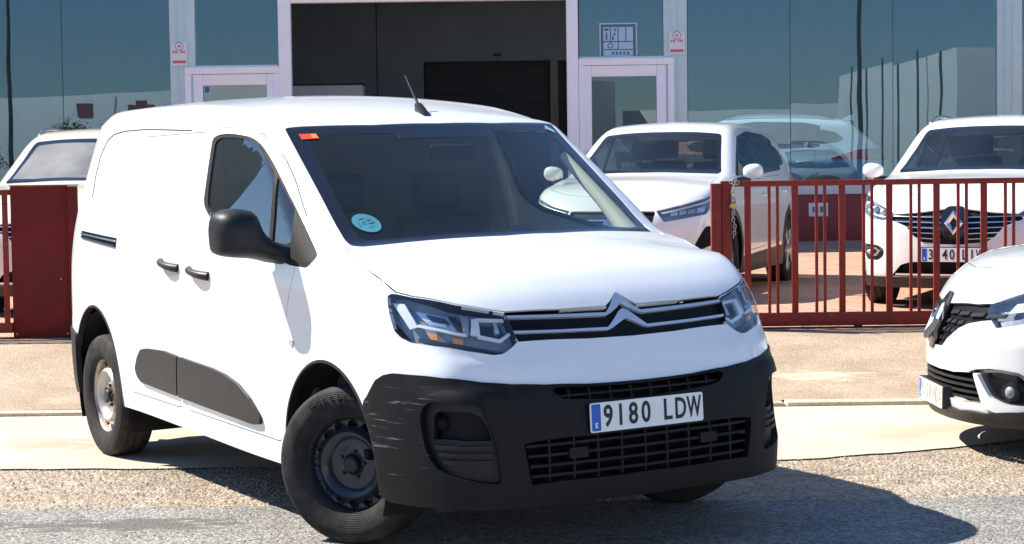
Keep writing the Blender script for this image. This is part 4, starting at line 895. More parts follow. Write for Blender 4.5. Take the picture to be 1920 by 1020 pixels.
# ------------------------------------------------------------------ the parked cars
def diamond(name, parent, c, fwd, hw, hh, prouds, m='chrome'):
    """open diamond badge with bevelled arms standing on the front, facing fwd"""
    f = Vector(fwd).normalized(); u = Vector((0, 1, 0)); v = f.cross(u).normalized()*-1
    if v.z < 0: v = -v
    bm = bmesh.new(); c = Vector(c)
    def ring(k, d): return [bm.verts.new(c + u*(hw*k*a) + v*(hh*k*b) + f*d) for a, b in ((1, 0), (0, 1), (-1, 0), (0, -1))]
    A, B, Cc, D = ring(1.0, 0), ring(.74, prouds), ring(.44, 0.0), ring(1.0, -.02)
    for P, Q in ((D, A), (A, B), (B, Cc)):
        for i in range(4): bm.faces.new((P[i], P[(i+1) % 4], Q[(i+1) % 4], Q[i]))
    return bm_obj(name, bm, m, parent)

def build_car(kind, paint, label, cat='car', name='parked_car', loc=(0, 0, 0), heading=(0, -1), plate=None, ws_mat='windscreen_glass', group=None, plate_face='plate_white'):
    near = kind == 'hatch'
    S = silver_shape() if near else suv_shape()
    root = empty(name, loc, math.atan2(heading[1], heading[0]), label, cat, group)
    XC = -2.55; WB = 2.60 if near else 2.66; RW = .325 if near else .345
    ch = Chart(S, step=.036 if near else .045); ch.cut(XC)
    hy, hz = (.74, 1.06) if near else (.76, 1.085)
    # glass
    zb, zh = (1.085, 1.452) if near else (1.118, 1.492)
    wb = S.top([(-.105, -.70), (-.01, -.45), (.01, .05)]); wt = S.top([(-.86, .05), (-.94, -.40), (-1.02, -.575)])
    pts = S.front([(-.715, zb+.01), (-.70, zb-.012), (-.45, zb-.002), (.03, zb+.006), (.03, zh+.012), (-.35, zh+.006), (-.56, zh-.012), (-.585, zh-.03)])
    ch.path3('windscreen_border', pts, .02)
    pts2 = S.front([(-.675, zb+.03), (-.45, zb+.03), (.03, zb+.035), (.03, zh-.025), (-.35, zh-.025), (-.545, zh-.045)]); ch.path3('windscreen', pts2, .03)
    if near: dlo = [(-.42, 1.04), (-1.02, 1.425), (-1.5, 1.475), (-2.3, 1.46), (-2.52, 1.40), (-2.53, 1.12), (-1.6, 1.06)]
    else: dlo = [(-.46, 1.085), (-1.06, 1.452), (-1.6, 1.512), (-2.3, 1.49), (-2.75, 1.40), (-2.98, 1.27), (-2.90, 1.20), (-2.5, 1.135), (-1.6, 1.10)]
    ch.side('window_frame', dlo, .05)
    b0 = 1.095 if not near else 1.055
    ch.side('side_glass', [(-.60, b0+.02), (-1.08, 1.42 if not near else 1.395), (-1.50, 1.475 if not near else 1.44), (-1.52, b0+.03)], .03)
    ch.side('rear_glass', [(-1.60, b0+.03), (-1.58, 1.475 if not near else 1.44), (-2.25, 1.46 if not near else 1.43), (-2.42, 1.40), (-2.44, b0+.065)], .03)
    if not near: ch.side('quarter_glass', [(-2.50, b0+.075), (-2.49, 1.40), (-2.76, 1.35), (-2.90, 1.255), (-2.84, 1.205)], .03)
    # hood and doors as panels with gaps
    hp = S.front([(-.70, zb-.03), (-.45, zb-.022), (.05, zb-.014)]);
    hl = np.vstack([S.top([(-.06, -.735), (.03, -.45), (.06, .06)]), S.top([(.70, .06), (.655, -.35), (.60, -.50), (.45, -.68), (.15, -.745)])])
    q = ch.path3('gap', hl); ch.feats.append(('hood', ch.inset(q, .004)))
    for nm, pl in (('front_door', [(-.42, .95), (-.46, .40), (-1.50, .42), (-1.55, .9), (-1.555, 1.06), (-.50, 1.05 if not near else 1.01)]), ('rear_door', [(-1.575, 1.07 if not near else 1.03), (-1.57, .9), (-1.52, .42), (-2.12, .44), (-2.30, .72), (-2.47, .90), (-2.50, 1.09 if not near else 1.05)])):
        q = ch.add('gap', S.side(dens(rounded(pl, .04), .02))); ch.feats.append((nm, ch.inset(q, .004)))
    # lower cladding
    if kind != 'hatch':
        ch.side('cladding', [(.50, .05), (.50, .30), (-.42, .33), (-.46, .36), (-2.15, .40), (-2.30, .36), (-3.6, .36), (-3.6, .05)])
    # front
    if kind == 'kadjar':
        ch.front('headlight', [(-.50, .775), (-.58, .82), (-.72, .875), (-.80, .925), (-.845, .925), (-.855, .87), (-.83, .79), (-.74, .742), (-.60, .725)], .02)
        ch.front('grille', [(-.52, .775), (-.30, .79), (-.10, .815), (.05, .825), (.05, .535), (-.24, .54), (-.33, .60), (-.40, .68), (-.55, .735)], .015)
        ch.front('fog', [(-.83, .535), (-.66, .525), (-.60, .49), (-.605, .44), (-.66, .40), (-.80, .405), (-.84, .44)], .03)
        ch.front('lowgrille', [(-.54, .275), (-.45, .37), (-.36, .395), (.05, .40), (.05, .275)], .02)
        ch.front('skid', [(-.95, .272), (.05, .272), (.05, .05), (-.95, .05)])
    elif kind == 'qashqai':
        ch.front('headlight', [(-.40, .80), (-.60, .845), (-.78, .905), (-.845, .945), (-.86, .92), (-.84, .85), (-.80, .765), (-.66, .735), (-.48, .705)], .012)
        ch.front('grille', [(-.40, .80), (.05, .80), (.05, .46), (-.26, .46), (-.36, .60)], .03)
        ch.front('fog', [(-.84, .66), (-.80, .665), (-.72, .50), (-.76, .46), (-.84, .50)], .02)
        ch.front('lowgrille', [(-.58, .27), (-.55, .40), (.05, .40), (.05, .27)], .02)
        ch.front('skid', [(-.95, .262), (.05, .262), (.05, .05), (-.95, .05)])
    else:
        for k in ('grille', 'headlight', 'lowgrille', 'fogbezel', 'skirt'):
            P = [tuple(p) for p in SF[k]]
            if k == 'grille': P = [(.845, .05, .745), (.841, -.10, .750), (.825, -.22, .757), (.786, -.42, .765), (.722, -.56, .776), (.730, -.575, .735), (.727, -.60, .700), (.79, -.49, .684), (.829, -.40, .665), (.855, -.32, .635), (.878, -.25, .584), (.90, -.16, .530), (.905, .05, .515)]
            if k == 'lowgrille': P = [(.92, .05, .418)] + P[:] + [(.915, .05, .269)]; P = [(.92, .05, .418), (.91, -.15, .417), (.886, -.315, .419), (.821, -.504, .430), (.805, -.535, .354), (.790, -.559, .283), (.866, -.380, .275), (.915, .05, .269)]
            if k == 'skirt': P = [(.902, .05, .215), (.863, -.365, .233), (.777, -.570, .239), (.659, -.717, .262), (.526, -.793, .277), (.40, -.95, .28), (.40, -.95, .02), (.9, .05, .02)]
            ch.path3(k, P, .012)
    # wheel openings
    for cx in (0, -WB):
        e = [(cx+(RW+.045)*math.cos(t), RW+.01+(RW+.045)*math.sin(t)) for t in np.linspace(0, 2*math.pi, 61)[:-1]]
        e2 = [(cx+(RW+.105)*math.cos(t), RW+.01+(RW+.105)*math.sin(t)) for t in np.linspace(0, 2*math.pi, 61)[:-1]]
        if kind != 'hatch': ch.add('cladding', S.side(dens(e2, .03)))
        q = ch.add('hole', S.side(dens(e, .02)))
    ch.line(S.side([(x, .21) for x in np.arange(-2.6, .5, .03)]))
    zlow = .19; ch.line(S.front([(y, .19) for y in np.arange(-.86, .02, .02)]))
    def keep(P, mg): return (P[:, 2] > np.where(P[:, 0] > .45, zlow, .21) - mg) & (P[:, 0] > XC - mg - 1e-4)
    ch.build((-3.6, 1.0), (.1, 1.75), keep, xc=XC)
    rc = Chart(S, d=(-1, -1.0, .55), step=.055); rc.cut(XC)
    def rear(pts):
        p = np.array(pts, float); O = np.stack([np.full(len(p), -5.0), p[:, 0], p[:, 1]], 1); return S.cast(O, np.array([[1.0, 0, 0]]).repeat(len(p), 0))
    if not near: rc.add('quarter_glass', S.side(dens(rounded([(-2.50, b0+.075), (-2.49, 1.40), (-2.76, 1.35), (-2.90, 1.255), (-2.84, 1.205)], .03), .03)))
    rc.path3('rear_window', rear([(.05, 1.46), (-.50, 1.45), (-.60, 1.15), (.05, 1.13)]), .04)
    rc.path3('tail_lamp', rear([(-.86, 1.05), (-.80, 1.09), (-.52, 1.04), (-.46, .98), (-.55, .93), (-.80, .93), (-.88, .97)]), .03)
    rc.path3('low', rear([(-.98, .55), (.05, .55), (.05, .05), (-.98, .05)]))
    rc.side('hole', [(-WB+(RW+.045)*math.cos(t), RW+.01+(RW+.045)*math.sin(t)) for t in np.linspace(0, 2*math.pi, 61)[:-1]])
    rc.build((-3.6, 1.0), (.1, 1.75), lambda P, mg: (P[:, 2] > .25 - mg) & (P[:, 0] < XC + mg + 1e-4), end='rear', xc=XC)
    # parts
    ch.obj('body', 'body', paint, root, depth=.015); rc.obj('rear_body', 'body', paint, root, depth=.015)
    ch.obj('hood', 'hood', paint, root, depth=.01)
    ch.obj('panel_gap', 'gap', 'deep_black', root, off=-.01, depth=0)
    ws = ch.obj('windscreen', 'windscreen', ws_mat, root, off=-.003, depth=.003); ch.obj('windscreen_border', 'windscreen_border', 'gloss_black', ws, off=-.002, depth=.004)
    rc.obj('rear_window', 'rear_window', 'privacy_glass', root, off=-.003, depth=.003); rc.obj('rear_bumper', 'low', 'black_plastic', root, off=.008, depth=.02)
    for sd in 'rl':
        d1 = ch.obj('front_door', 'front_door', paint, root, depth=.012, sides=sd); d2 = ch.obj('rear_door', 'rear_door', paint, root, depth=.012, sides=sd)
        wf = ch.obj('side_windows', 'window_frame', 'gloss_black', root, off=-.002, depth=.006, sides=sd)
        ch.obj('pane', 'side_glass', 'tinted_glass', wf, off=-.004, depth=.002, sides=sd); ch.obj('pane', 'rear_glass', 'privacy_glass' if kind == 'kadjar' else 'tinted_glass', wf, off=-.004, depth=.002, sides=sd)
        if not near:
            ch.obj('pane', 'quarter_glass', 'privacy_glass', wf, off=-.004, depth=.002, sides=sd) if 'quarter_glass' in ch.names and (ch.lab == ch.names.index('quarter_glass')).any() else None
            rc.obj('pane', 'quarter_glass', 'privacy_glass', wf, off=-.004, depth=.002, sides=sd)
        rc.obj('tail_lamp', 'tail_lamp', 'tail_red', root, off=.006, depth=.02, sides=sd)
        sg = 1 if sd == 'l' else -1
        for x, z, dd in ((-1.38, .90, d1), (-2.32, .93, d2)):
            y = abs(S.side([(x, z)])[0, 1]); bm = bmesh.new()
            add_tube(bm, [(x-.09, sg*(y+.004), z), (x-.05, sg*(y+.03), z+.003), (x+.05, sg*(y+.03), z), (x+.09, sg*(y+.004), z-.002)], .012, 8); bm_obj('handle', bm, paint, dd, smooth=True, angle=50)
        # door mirror
        ym = .985 if not near else .95; zm = 1.125 if not near else 1.09
        mr = ellipsoid('door_mirror', (-.50, sg*ym, zm), (.070, .095, .068), paint, d1, e=.8, rot=Matrix.Rotation(sg*.12, 3, 'X'))
        bm = bmesh.new(); add_tube(bm, [(-.49, sg*(ym-.02), zm-.065), (-.47, sg*(ym-.16), zm-.085)], [.035, .03], 10); bm_obj('mirror_foot', bm, 'gloss_black', mr, smooth=True, angle=50)
        # lamps
        hlm = ch.obj('headlight', 'headlight', 'lamp_glass', root, off=.001, depth=.004, sides=sd)
        ch.obj('housing', 'headlight', 'lamp_housing', hlm, off=-.045, depth=0, sides=sd)
        V, Fc, NN = ch.part('headlight', off=0, depth=.045, sides=sd); mesh_obj('bezel', V, [f for f in Fc if len(f) == 4], 'lamp_housing', hlm, normals=NN)
        mir = sd == 'l'
        def piece(nm, pts, off, th, m, par=hlm, **k): return surf_piece(S, nm, pts, off, th, m, par, view='front', mirror=mir, step=.02, **k)
        if kind == 'kadjar':
            piece('running_light', [(-.82, .875), (-.80, .81), (-.70, .765), (-.60, .752), (-.60, .765), (-.70, .78), (-.785, .82), (-.80, .88)], -.015, .01, 'lamp_white')
            for y, z in ((.62, .79), (.70, .815), (.775, .85)): ellipsoid('reflector_bowl', (S.front([(-y, z)])[0, 0]-.03, sg*y, z), (.025, .032, .028), 'reflector', hlm)
        elif kind == 'qashqai':
            piece('running_light', [(-.44, .795), (-.60, .828), (-.78, .877), (-.84, .912), (-.845, .895), (-.78, .860), (-.60, .812), (-.45, .782)], -.012, .01, 'lamp_white')
            for y in (.56, .63, .70, .765): piece('lamp_module', [(-y-.028, .768+(y-.56)*.12), (-y+.028, .760+(y-.56)*.12), (-y+.028, .795+(y-.56)*.15), (-y-.028, .800+(y-.56)*.15)], -.015, .012, 'reflector')
        else:
            piece('running_light', [(-.615, .668), (-.70, .688), (-.77, .735), (-.785, .80), (-.77, .80), (-.745, .745), (-.69, .71), (-.60, .688)], -.012, .012, 'reflector')
            piece('lamp_module', [(-.62, .735), (-.70, .75), (-.715, .80), (-.64, .785)], -.02, .012, 'lamp_white')
            ellipsoid('reflector_bowl', (.60, sg*.68, .765), (.03, .05, .035), 'reflector', hlm); ellipsoid('reflector_bowl', (.53, sg*.745, .79), (.03, .04, .035), 'reflector', hlm)
        if kind == 'kadjar':
            fg = ch.obj('fog_bezel', 'fog', 'grey_plastic', root, off=-.02, depth=.02, sides=sd)
            piece('fog_trim', [(-.81, .51), (-.68, .505), (-.64, .48), (-.68, .435), (-.80, .43), (-.79, .445), (-.69, .45), (-.665, .478), (-.69, .49), (-.80, .495)], .0, .02, 'satin_chrome', fg)
            ellipsoid('fog_lamp', (S.front([(-.74, .47)])[0, 0]-.02, sg*.74, .468), (.03, .035, .02), 'reflector', fg)
        elif kind == 'qashqai': ch.obj('fog_bezel', 'fog', 'matt_black', root, off=-.02, depth=.02, sides=sd)
        else:
            fg = ch.obj('fog_bezel', 'fogbezel', 'gloss_black', root, off=-.012, depth=.02, sides=sd)
            x = S.front([(-.684, .354)])[0, 0]; n = S.N(np.array([[x, -.684, .354]]))[0]*[1, -sg, 1] if sg > 0 else S.N(np.array([[x, -.684, .354]]))[0]
            bm = bmesh.new(); c = Vector((x, sg*.684, .354)); nn = Vector(n)
            add_tube(bm, [c-nn*.04, c+nn*.004, c+nn*.006, c-nn*.01], [.048, .046, .040, .036], 20, cap=False); bm_obj('fog_ring', bm, 'grey_plastic', fg, smooth=True, angle=40)
            ellipsoid('fog_lamp', c-nn*.012, (.03, .034, .034), 'lamp_housing', fg); 
            piece('fog_trim', [(-.56, .452), (-.64, .462), (-.72, .452), (-.76, .42), (-.755, .412), (-.715, .438), (-.64, .447), (-.57, .440)], .006, .012, 'satin_chrome', fg)
            piece('splitter', [(-.50, .43), (-.525, .435), (-.60, .32), (-.66, .295), (-.76, .29), (-.76, .245), (-.62, .25), (-.56, .27)], .014, .03, paint, fg, r=.012)
    cl = ch.obj('cladding', 'cladding', 'grey_plastic', root, off=.006, depth=.015) if kind != 'hatch' else None
    gr = ch.obj('grille', 'grille', 'grille_black', root, off=-.02, depth=.02)
    low = ch.obj('lower_intake', 'lowgrille', 'matt_black', root, off=-.05, depth=.045)
    if kind == 'kadjar':
        ch.obj('skid_plate', 'skid', 'grey_plastic', root, off=.012, depth=.03)
        for k, (z, y0) in enumerate(((.762, .535), (.718, .50), (.674, .42), (.630, .37), (.586, .315), (.548, .26))):
            for s in (-1, 1): surf_piece(S, 'grille_bar', [(s*y0, z-.002), (s*.11, z-.012), (s*.11, z-.005), (s*y0, z+.005)], -.006, .012, 'satin_chrome', gr, step=.04)
        surf_piece(S, 'badge_shield', [(-.105, .79), (-.06, .832), (.06, .832), (.105, .79), (.105, .64), (.06, .575), (-.06, .575), (-.105, .64)], .012, .02, 'gloss_black', gr, r=.03)
        diamond('badge', gr, (S.front([(0, .70)])[0, 0]+.016, 0, .705), (1, 0, .12), .078, .105, .018)
        surf_piece(S, 'intake_bar', [(-.50, .285), (.50, .285), (.50, .300), (-.50, .300)], .0, .02, 'satin_chrome', low)
    elif kind == 'qashqai':
        ch.obj('skid_plate', 'skid', 'grey_plastic', root, off=.012, depth=.03)
        for z in (.52, .57, .62, .67, .72): surf_piece(S, 'grille_bar', [(-.25-(z-.5)*.3, z), (.25+(z-.5)*.3, z), (.25+(z-.5)*.3, z+.012), (-.25-(z-.5)*.3, z+.012)], -.008, .012, 'satin_chrome', gr, step=.05)
        surf_piece(S, 'badge', [(.075*math.cos(t), .66+.075*math.sin(t)) for t in np.linspace(0, 6.283, 25)[:-1]], .004, .02, 'chrome', gr)
    else:
        ch.obj('front_skirt', 'skirt', 'grey_plastic', root, off=.02, depth=.03)
        for (z, z1, y0, y1) in ((.715, .695, .13, .62), (.668, .65, .12, .42), (.625, .61, .11, .34), (.58, .568, .10, .28), (.545, .535, .09, .22)):
            for s in (-1, 1):
                n = 4
                for k in range(n):
                    a, b = y0+(y1-y0)*k/n+.012, y0+(y1-y0)*(k+1)/n-.006
                    if a > y1: continue
                    surf_piece(S, 'grille_bar', [(s*a, z-.012), (s*b, z-.004), (s*(b+.012), z+.014), (s*(a+.012), z+.008)], -.004, .014, 'grey_plastic', gr, step=.04)
        for z in (.295, .325, .355, .385): surf_piece(S, 'intake_bar', [(-.54-(z-.28)*-.2, z), (.54+(z-.28)*-.2, z), (.54, z+.012), (-.54, z+.012)], -.008, .03, 'grey_plastic', low, step=.05)
        surf_piece(S, 'badge_shield', [(-.11, .70), (-.04, .80), (.04, .80), (.11, .70), (.10, .60), (.03, .515), (-.03, .515), (-.10, .60)], .010, .02, 'gloss_black', gr, r=.012)
        nb = S.N(S.front([(0, .655)]))[0]; diamond('badge', gr, Vector(S.front([(0, .655)])[0]) + Vector(nb)*.017, (nb[0], 0, nb[2]), .072, .112, .012, 'dark_chrome')
    # number plate
    if near:
        x = S.front([(0, .32)])[0, 0]
        prism('plate_holder', rounded([(-.27, -.060), (.27, -.060), (.27, .060), (-.27, .060)], .01), .055, 'grey_plastic', root, frame_mtx((x-.05, 0, .280), (0, 1, 0), (-.02, 0, 1)))
        number_plate(root, frame_mtx((x+.0055, 0, .280), (0, 1, 0), (-.02, 0, 1)), plate, face=plate_face, ink='overexposed_ink')
    else:
        x = S.front([(0, .455)])[0, 0]
        prism('plate_holder', rounded([(-.27, -.06), (.27, -.06), (.27, .06), (-.27, .06)], .01), .03, 'black_plastic', root, frame_mtx((x-.015, 0, .455), (0, 1, 0), (-.03, 0, 1)))
        number_plate(root, frame_mtx((x+.016, 0, .455), (0, 1, 0), (-.03, 0, 1)), plate)
    # roof rails, antenna
    if not near:
        for s in (-1, 1):
            P = S.top([(x, s*.60) for x in np.linspace(-1.15, -2.75, 12)]); up = np.sin(np.linspace(0, math.pi, 12))**.4*.045
            tube('roof_rail', [(p[0], p[1], p[2]+u) for p, u in zip(P, up)], .014, 'satin_chrome' if kind == 'kadjar' else 'gloss_black', root, seg=8) if kind != 'qashqai' else None
        zt_ = S.top([(-2.85, 0)])[0, 2]
        prism('shark_antenna', [(-2.98, zt_-.02), (-2.80, zt_-.0), (-2.93, zt_+.06), (-2.98, zt_+.065)], .03, paint, root, Matrix(((1, 0, 0, 0), (0, 0, -1, .015), (0, 1, 0, 0), (0, 0, 0, 1))), bev=.008)
    # cabin
    box('floor_pan', (-2.9, -.72, .21), (.60, .72, .34), 'matt_black', root, bev=.02); box('engine_block', (.10, -.45, .35), (.58, .45, .68), 'deep_black', root)
    prism('dashboard', [(-.10, 1.03), (-.05, .95), (-.05, .5), (-.35, .5), (-.55, .80), (-.58, .98), (-.45, 1.035)], 1.30, 'dash', root, Matrix(((1, 0, 0, 0), (0, 0, -1, .65), (0, 1, 0, 0), (0, 0, 0, 1))), bev=.015)
    for y in (-.37, .37): seat(root, y, x=-1.15, z=.60); seat(root, y, x=-2.0, z=.62)
    steering_wheel(root, (-.66, .37, .95), r=.175)
    box('door_card', (-2.4, -.80, .40), (-.50, -.76, .95), 'dash', root); box('door_card', (-2.4, .76, .40), (-.50, .80, .95), 'dash', root)
    for sg in (-1, 1):
        for cx in (0, -WB): arch_liner('wheel_arch_liner', cx, RW+.01, RW+.05, sg*.84, sg*.42, root)
    wsz = .215 if near else .235
    for cx in (0, -WB):
        for sg in (-1, 1): make_wheel(root, (cx, sg*.785, RW), 0 if sg < 0 else math.pi, RW, .215, wsz, 5, 'alloy', spin=.3*cx)
    if not near: root.scale = (1, 1, 1.037)
    return root
mat('alloy', (0.42, 0.43, 0.44), 0.3, metal=0.85, var=0.1, vscale=20)
def hd(deg): return (-math.sin(math.radians(deg)), -math.cos(math.radians(deg)))
kad = build_car('kadjar', 'car_white', 'white SUV with diamond badge behind the red gate bars, right of the doorway', loc=(3.98, 16.30, .272), heading=hd(24), plate='3 40LJW')
build_car('qashqai', 'car_white', 'white crossover parked at an angle behind the gate post with the padlock', loc=(1.17, 17.585, .28), heading=hd(20), plate=None)
build_car('kadjar', 'pearl_white', 'cream white SUV parked behind the red sheet metal panel', loc=(-3.87, 16.85, .276), heading=hd(0), plate=None, ws_mat='glare_glass')
build_car('hatch', 'silver_paint', 'silver white car with black lower grille nosing in from the right edge', loc=(3.10, 9.80, .015), heading=(-1, 0), plate='9128NDX', plate_face='plate_yellowed')
show = copy_tree(kad); show.location = (2.25, 29.05, .60); show.rotation_euler = (0, 0, math.atan2(.26, -.966))
tag(show, 'white SUV standing inside the showroom behind the tinted glass', 'car')
for ch_ in list(show.children):
    if ch_.name.startswith('number_plate'):
        for g_ in list(ch_.children): bpy.data.objects.remove(g_)
        bpy.data.objects.remove(ch_)
# ------------------------------------------------------------------ ground, layer by layer (levels along Y)
GZ = cub([-60, 7.4, 8.3, 9.4, 11.36], [0, 0, .005, .012, .023])
GZ2 = cub([11.5, 12.2, 14.1, 20, 26, 60], [.050, .085, .262, .300, .470, .470])
def ground_z(y): return float(GZ(y)) if y < 11.43 else float(GZ2(y))
def noise_mat(name, stops, scale, detail=8, rough=0.9, bump=0.004, bscale=80, speck=None, big=None):
    """ground material: coloured noise, an optional fine speckle and an optional broad stain pattern"""
    m = bpy.data.materials.new(name); m.use_nodes = True; MATS[name] = m; L = m.node_tree.links; b = m.node_tree.nodes['Principled BSDF']; b.inputs['Roughness'].default_value = rough
    b.inputs['Specular IOR Level'].default_value = 0.25
    tc = nod(m, 'ShaderNodeTexCoord'); ns = nod(m, 'ShaderNodeTexNoise'); ns.inputs['Scale'].default_value = scale; ns.inputs['Detail'].default_value = detail; ns.inputs['Roughness'].default_value = 0.65
    L.new(tc.outputs['Object'], ns.inputs[0]); rp = nod(m, 'ShaderNodeValToRGB'); els = rp.color_ramp.elements
    els[0].position, els[0].color = stops[0][0], (*stops[0][1], 1); els[1].position, els[1].color = stops[-1][0], (*stops[-1][1], 1)
    for p, c in stops[1:-1]: e = els.new(p); e.color = (*c, 1)
    L.new(ns.outputs[0], rp.inputs[0]); col = rp.outputs[0]
    if speck:
        vo = nod(m, 'ShaderNodeTexVoronoi'); vo.inputs['Scale'].default_value = speck[0]; L.new(tc.outputs['Object'], vo.inputs['Vector'])
        sp = nod(m, 'ShaderNodeSeparateColor'); L.new(vo.outputs['Color'], sp.inputs[0])
        r2 = nod(m, 'ShaderNodeMapRange'); r2.inputs[3].default_value = 1-speck[1]; r2.inputs[4].default_value = 1+speck[1]; L.new(sp.outputs[0], r2.inputs[0])
        mx = nod(m, 'ShaderNodeMix', data_type='RGBA', blend_type='MULTIPLY'); mx.inputs[0].default_value = 1; L.new(col, mx.inputs[6])
        cb = nod(m, 'ShaderNodeCombineColor'); [L.new(r2.outputs[0], cb.inputs[i]) for i in range(3)]; L.new(cb.outputs[0], mx.inputs[7]); col = mx.outputs[2]
    if big:
        n3 = nod(m, 'ShaderNodeTexNoise'); n3.inputs['Scale'].default_value = big[0]; n3.inputs['Detail'].default_value = 6; L.new(tc.outputs['Object'], n3.inputs[0])
        r3 = nod(m, 'ShaderNodeMapRange'); r3.inputs[1].default_value = big[2]; r3.inputs[2].default_value = big[3]; L.new(n3.outputs[0], r3.inputs[0])
        mx = nod(m, 'ShaderNodeMix', data_type='RGBA'); L.new(r3.outputs[0], mx.inputs[0]); L.new(col, mx.inputs[6]); mx.inputs[7].default_value = (*big[1], 1); col = mx.outputs[2]
    L.new(col, b.inputs['Base Color'])
    n2 = nod(m, 'ShaderNodeTexNoise'); n2.inputs['Scale'].default_value = bscale; n2.inputs['Detail'].default_value = 6; L.new(tc.outputs['Object'], n2.inputs[0])
    h = n2.outputs[0]
    if speck:
        ad = nod(m, 'ShaderNodeMath', operation='SUBTRACT'); L.new(n2.outputs[0], ad.inputs[0]); L.new(vo.outputs['Distance'], ad.inputs[1]); h = ad.outputs[0]
    bp = nod(m, 'ShaderNodeBump'); bp.inputs['Distance'].default_value = bump; L.new(h, bp.inputs['Height']); L.new(bp.outputs[0], b.inputs['Normal'])
    return m
noise_mat('asphalt', [(.3, (.20, .192, .174)), (.5, (.255, .243, .220)), (.72, (.31, .294, .265))], 3.0, speck=(95, .60), bump=.005, bscale=120)
noise_mat('chippings', [(.3, (.31, .25, .185)), (.5, (.385, .315, .24)), (.7, (.46, .385, .30))], 5.0, speck=(62, .38), bump=.010, bscale=70, big=(.9, (.24, .20, .16), .56, .80))
noise_mat('concrete', [(.3, (.50, .44, .33)), (.5, (.585, .52, .40)), (.7, (.64, .575, .455))], 1.3, speck=(260, .06), bump=.002, bscale=200, big=(1.7, (.40, .33, .24), .54, .82))
noise_mat('sidewalk', [(.3, (.33, .245, .165)), (.5, (.40, .305, .215)), (.7, (.47, .37, .275))], 2.2, speck=(95, .22), bump=.003, bscale=150, big=(.55, (.30, .225, .155), .55, .75))
def smear(m, cx, cy, rx, ry, col):
    """irregular pale mortar smear worn into a surface (a mark with its own shape)"""
    L = m.node_tree.links; b = m.node_tree.nodes['Principled BSDF']; src = b.inputs['Base Color'].links[0].from_socket
    tc = nod(m, 'ShaderNodeTexCoord'); mp = nod(m, 'ShaderNodeMapping'); mp.inputs['Location'].default_value = (-cx/rx, -cy/ry, 0); mp.inputs['Scale'].default_value = (1/rx, 1/ry, 0); L.new(tc.outputs['Object'], mp.inputs[0])
    ln = nod(m, 'ShaderNodeVectorMath', operation='LENGTH'); L.new(mp.outputs[0], ln.inputs[0])
    m3 = nod(m, 'ShaderNodeMapping'); m3.inputs['Scale'].default_value = (3, 8, 1); L.new(tc.outputs['Object'], m3.inputs[0])
    ns = nod(m, 'ShaderNodeTexNoise'); ns.inputs['Scale'].default_value = 1.6; ns.inputs['Detail'].default_value = 7; L.new(m3.outputs[0], ns.inputs[0])
    a = nod(m, 'ShaderNodeMath', operation='MULTIPLY_ADD'); a.inputs[1].default_value = -.32; L.new(ln.outputs['Value'], a.inputs[0]); L.new(ns.outputs[0], a.inputs[2])
    r = nod(m, 'ShaderNodeMapRange'); r.interpolation_type = 'SMOOTHSTEP'; r.inputs[1].default_value = .20; r.inputs[2].default_value = .36; r.inputs[4].default_value = .85; L.new(a.outputs[0], r.inputs[0])
    mx = nod(m, 'ShaderNodeMix', data_type='RGBA'); L.new(r.outputs[0], mx.inputs[0]); L.new(src, mx.inputs[6]); mx.inputs[7].default_value = (*col, 1); L.new(mx.outputs[2], b.inputs['Base Color'])
smear(MATS['sidewalk'], 2.02, 12.40, .42, .22, (.56, .48, .37)); smear(MATS['concrete'], -2.4, 10.2, .5, .25, (.44, .38, .29)); smear(MATS['concrete'], 2.3, 10.4, .6, .2, (.50, .43, .32))
smear(MATS['asphalt'], -1.6, 7.9, .7, .16, (.12, .115, .105)); smear(MATS['chippings'], 0.6, 9.0, 1.4, .25, (.27, .21, .15))
noise_mat('kerb_stone', [(.3, (.48, .39, .28)), (.7, (.60, .51, .39))], 5, speck=(120, .15), bump=.003)
def pavers():
    m = bpy.data.materials.new('pavers'); m.use_nodes = True; MATS['pavers'] = m; L = m.node_tree.links; b = m.node_tree.nodes['Principled BSDF']; b.inputs['Roughness'].default_value = .85
    tc = nod(m, 'ShaderNodeTexCoord'); mp = nod(m, 'ShaderNodeMapping'); mp.inputs['Rotation'].default_value = (0, 0, .6); L.new(tc.outputs['Object'], mp.inputs[0])
    br = nod(m, 'ShaderNodeTexBrick'); br.inputs['Scale'].default_value = 1; br.inputs['Brick Width'].default_value = .22; br.inputs['Row Height'].default_value = .11; br.inputs['Mortar Size'].default_value = .007; br.inputs['Mortar Smooth'].default_value = .3
    br.inputs['Color1'].default_value = (.50, .265, .175, 1); br.inputs['Color2'].default_value = (.58, .33, .225, 1); br.inputs['Mortar'].default_value = (.16, .11, .085, 1); L.new(mp.outputs[0], br.inputs[0])
    ns = nod(m, 'ShaderNodeTexNoise'); ns.inputs['Scale'].default_value = 1.1; ns.inputs['Detail'].default_value = 8; L.new(tc.outputs['Object'], ns.inputs[0])
    mr = nod(m, 'ShaderNodeMapRange'); mr.inputs[3].default_value = .65; mr.inputs[4].default_value = 1.35; L.new(ns.outputs[0], mr.inputs[0])
    cb = nod(m, 'ShaderNodeCombineColor'); [L.new(mr.outputs[0], cb.inputs[i]) for i in range(3)]
    mx = nod(m, 'ShaderNodeMix', data_type='RGBA', blend_type='MULTIPLY'); mx.inputs[0].default_value = 1; L.new(br.outputs[0], mx.inputs[6]); L.new(cb.outputs[0], mx.inputs[7]); L.new(mx.outputs[2], b.inputs['Base Color'])
    bp = nod(m, 'ShaderNodeBump'); bp.inputs['Distance'].default_value = .004; bp.invert = True; L.new(br.outputs['Fac'], bp.inputs['Height']); L.new(bp.outputs[0], b.inputs['Normal'])
pavers()
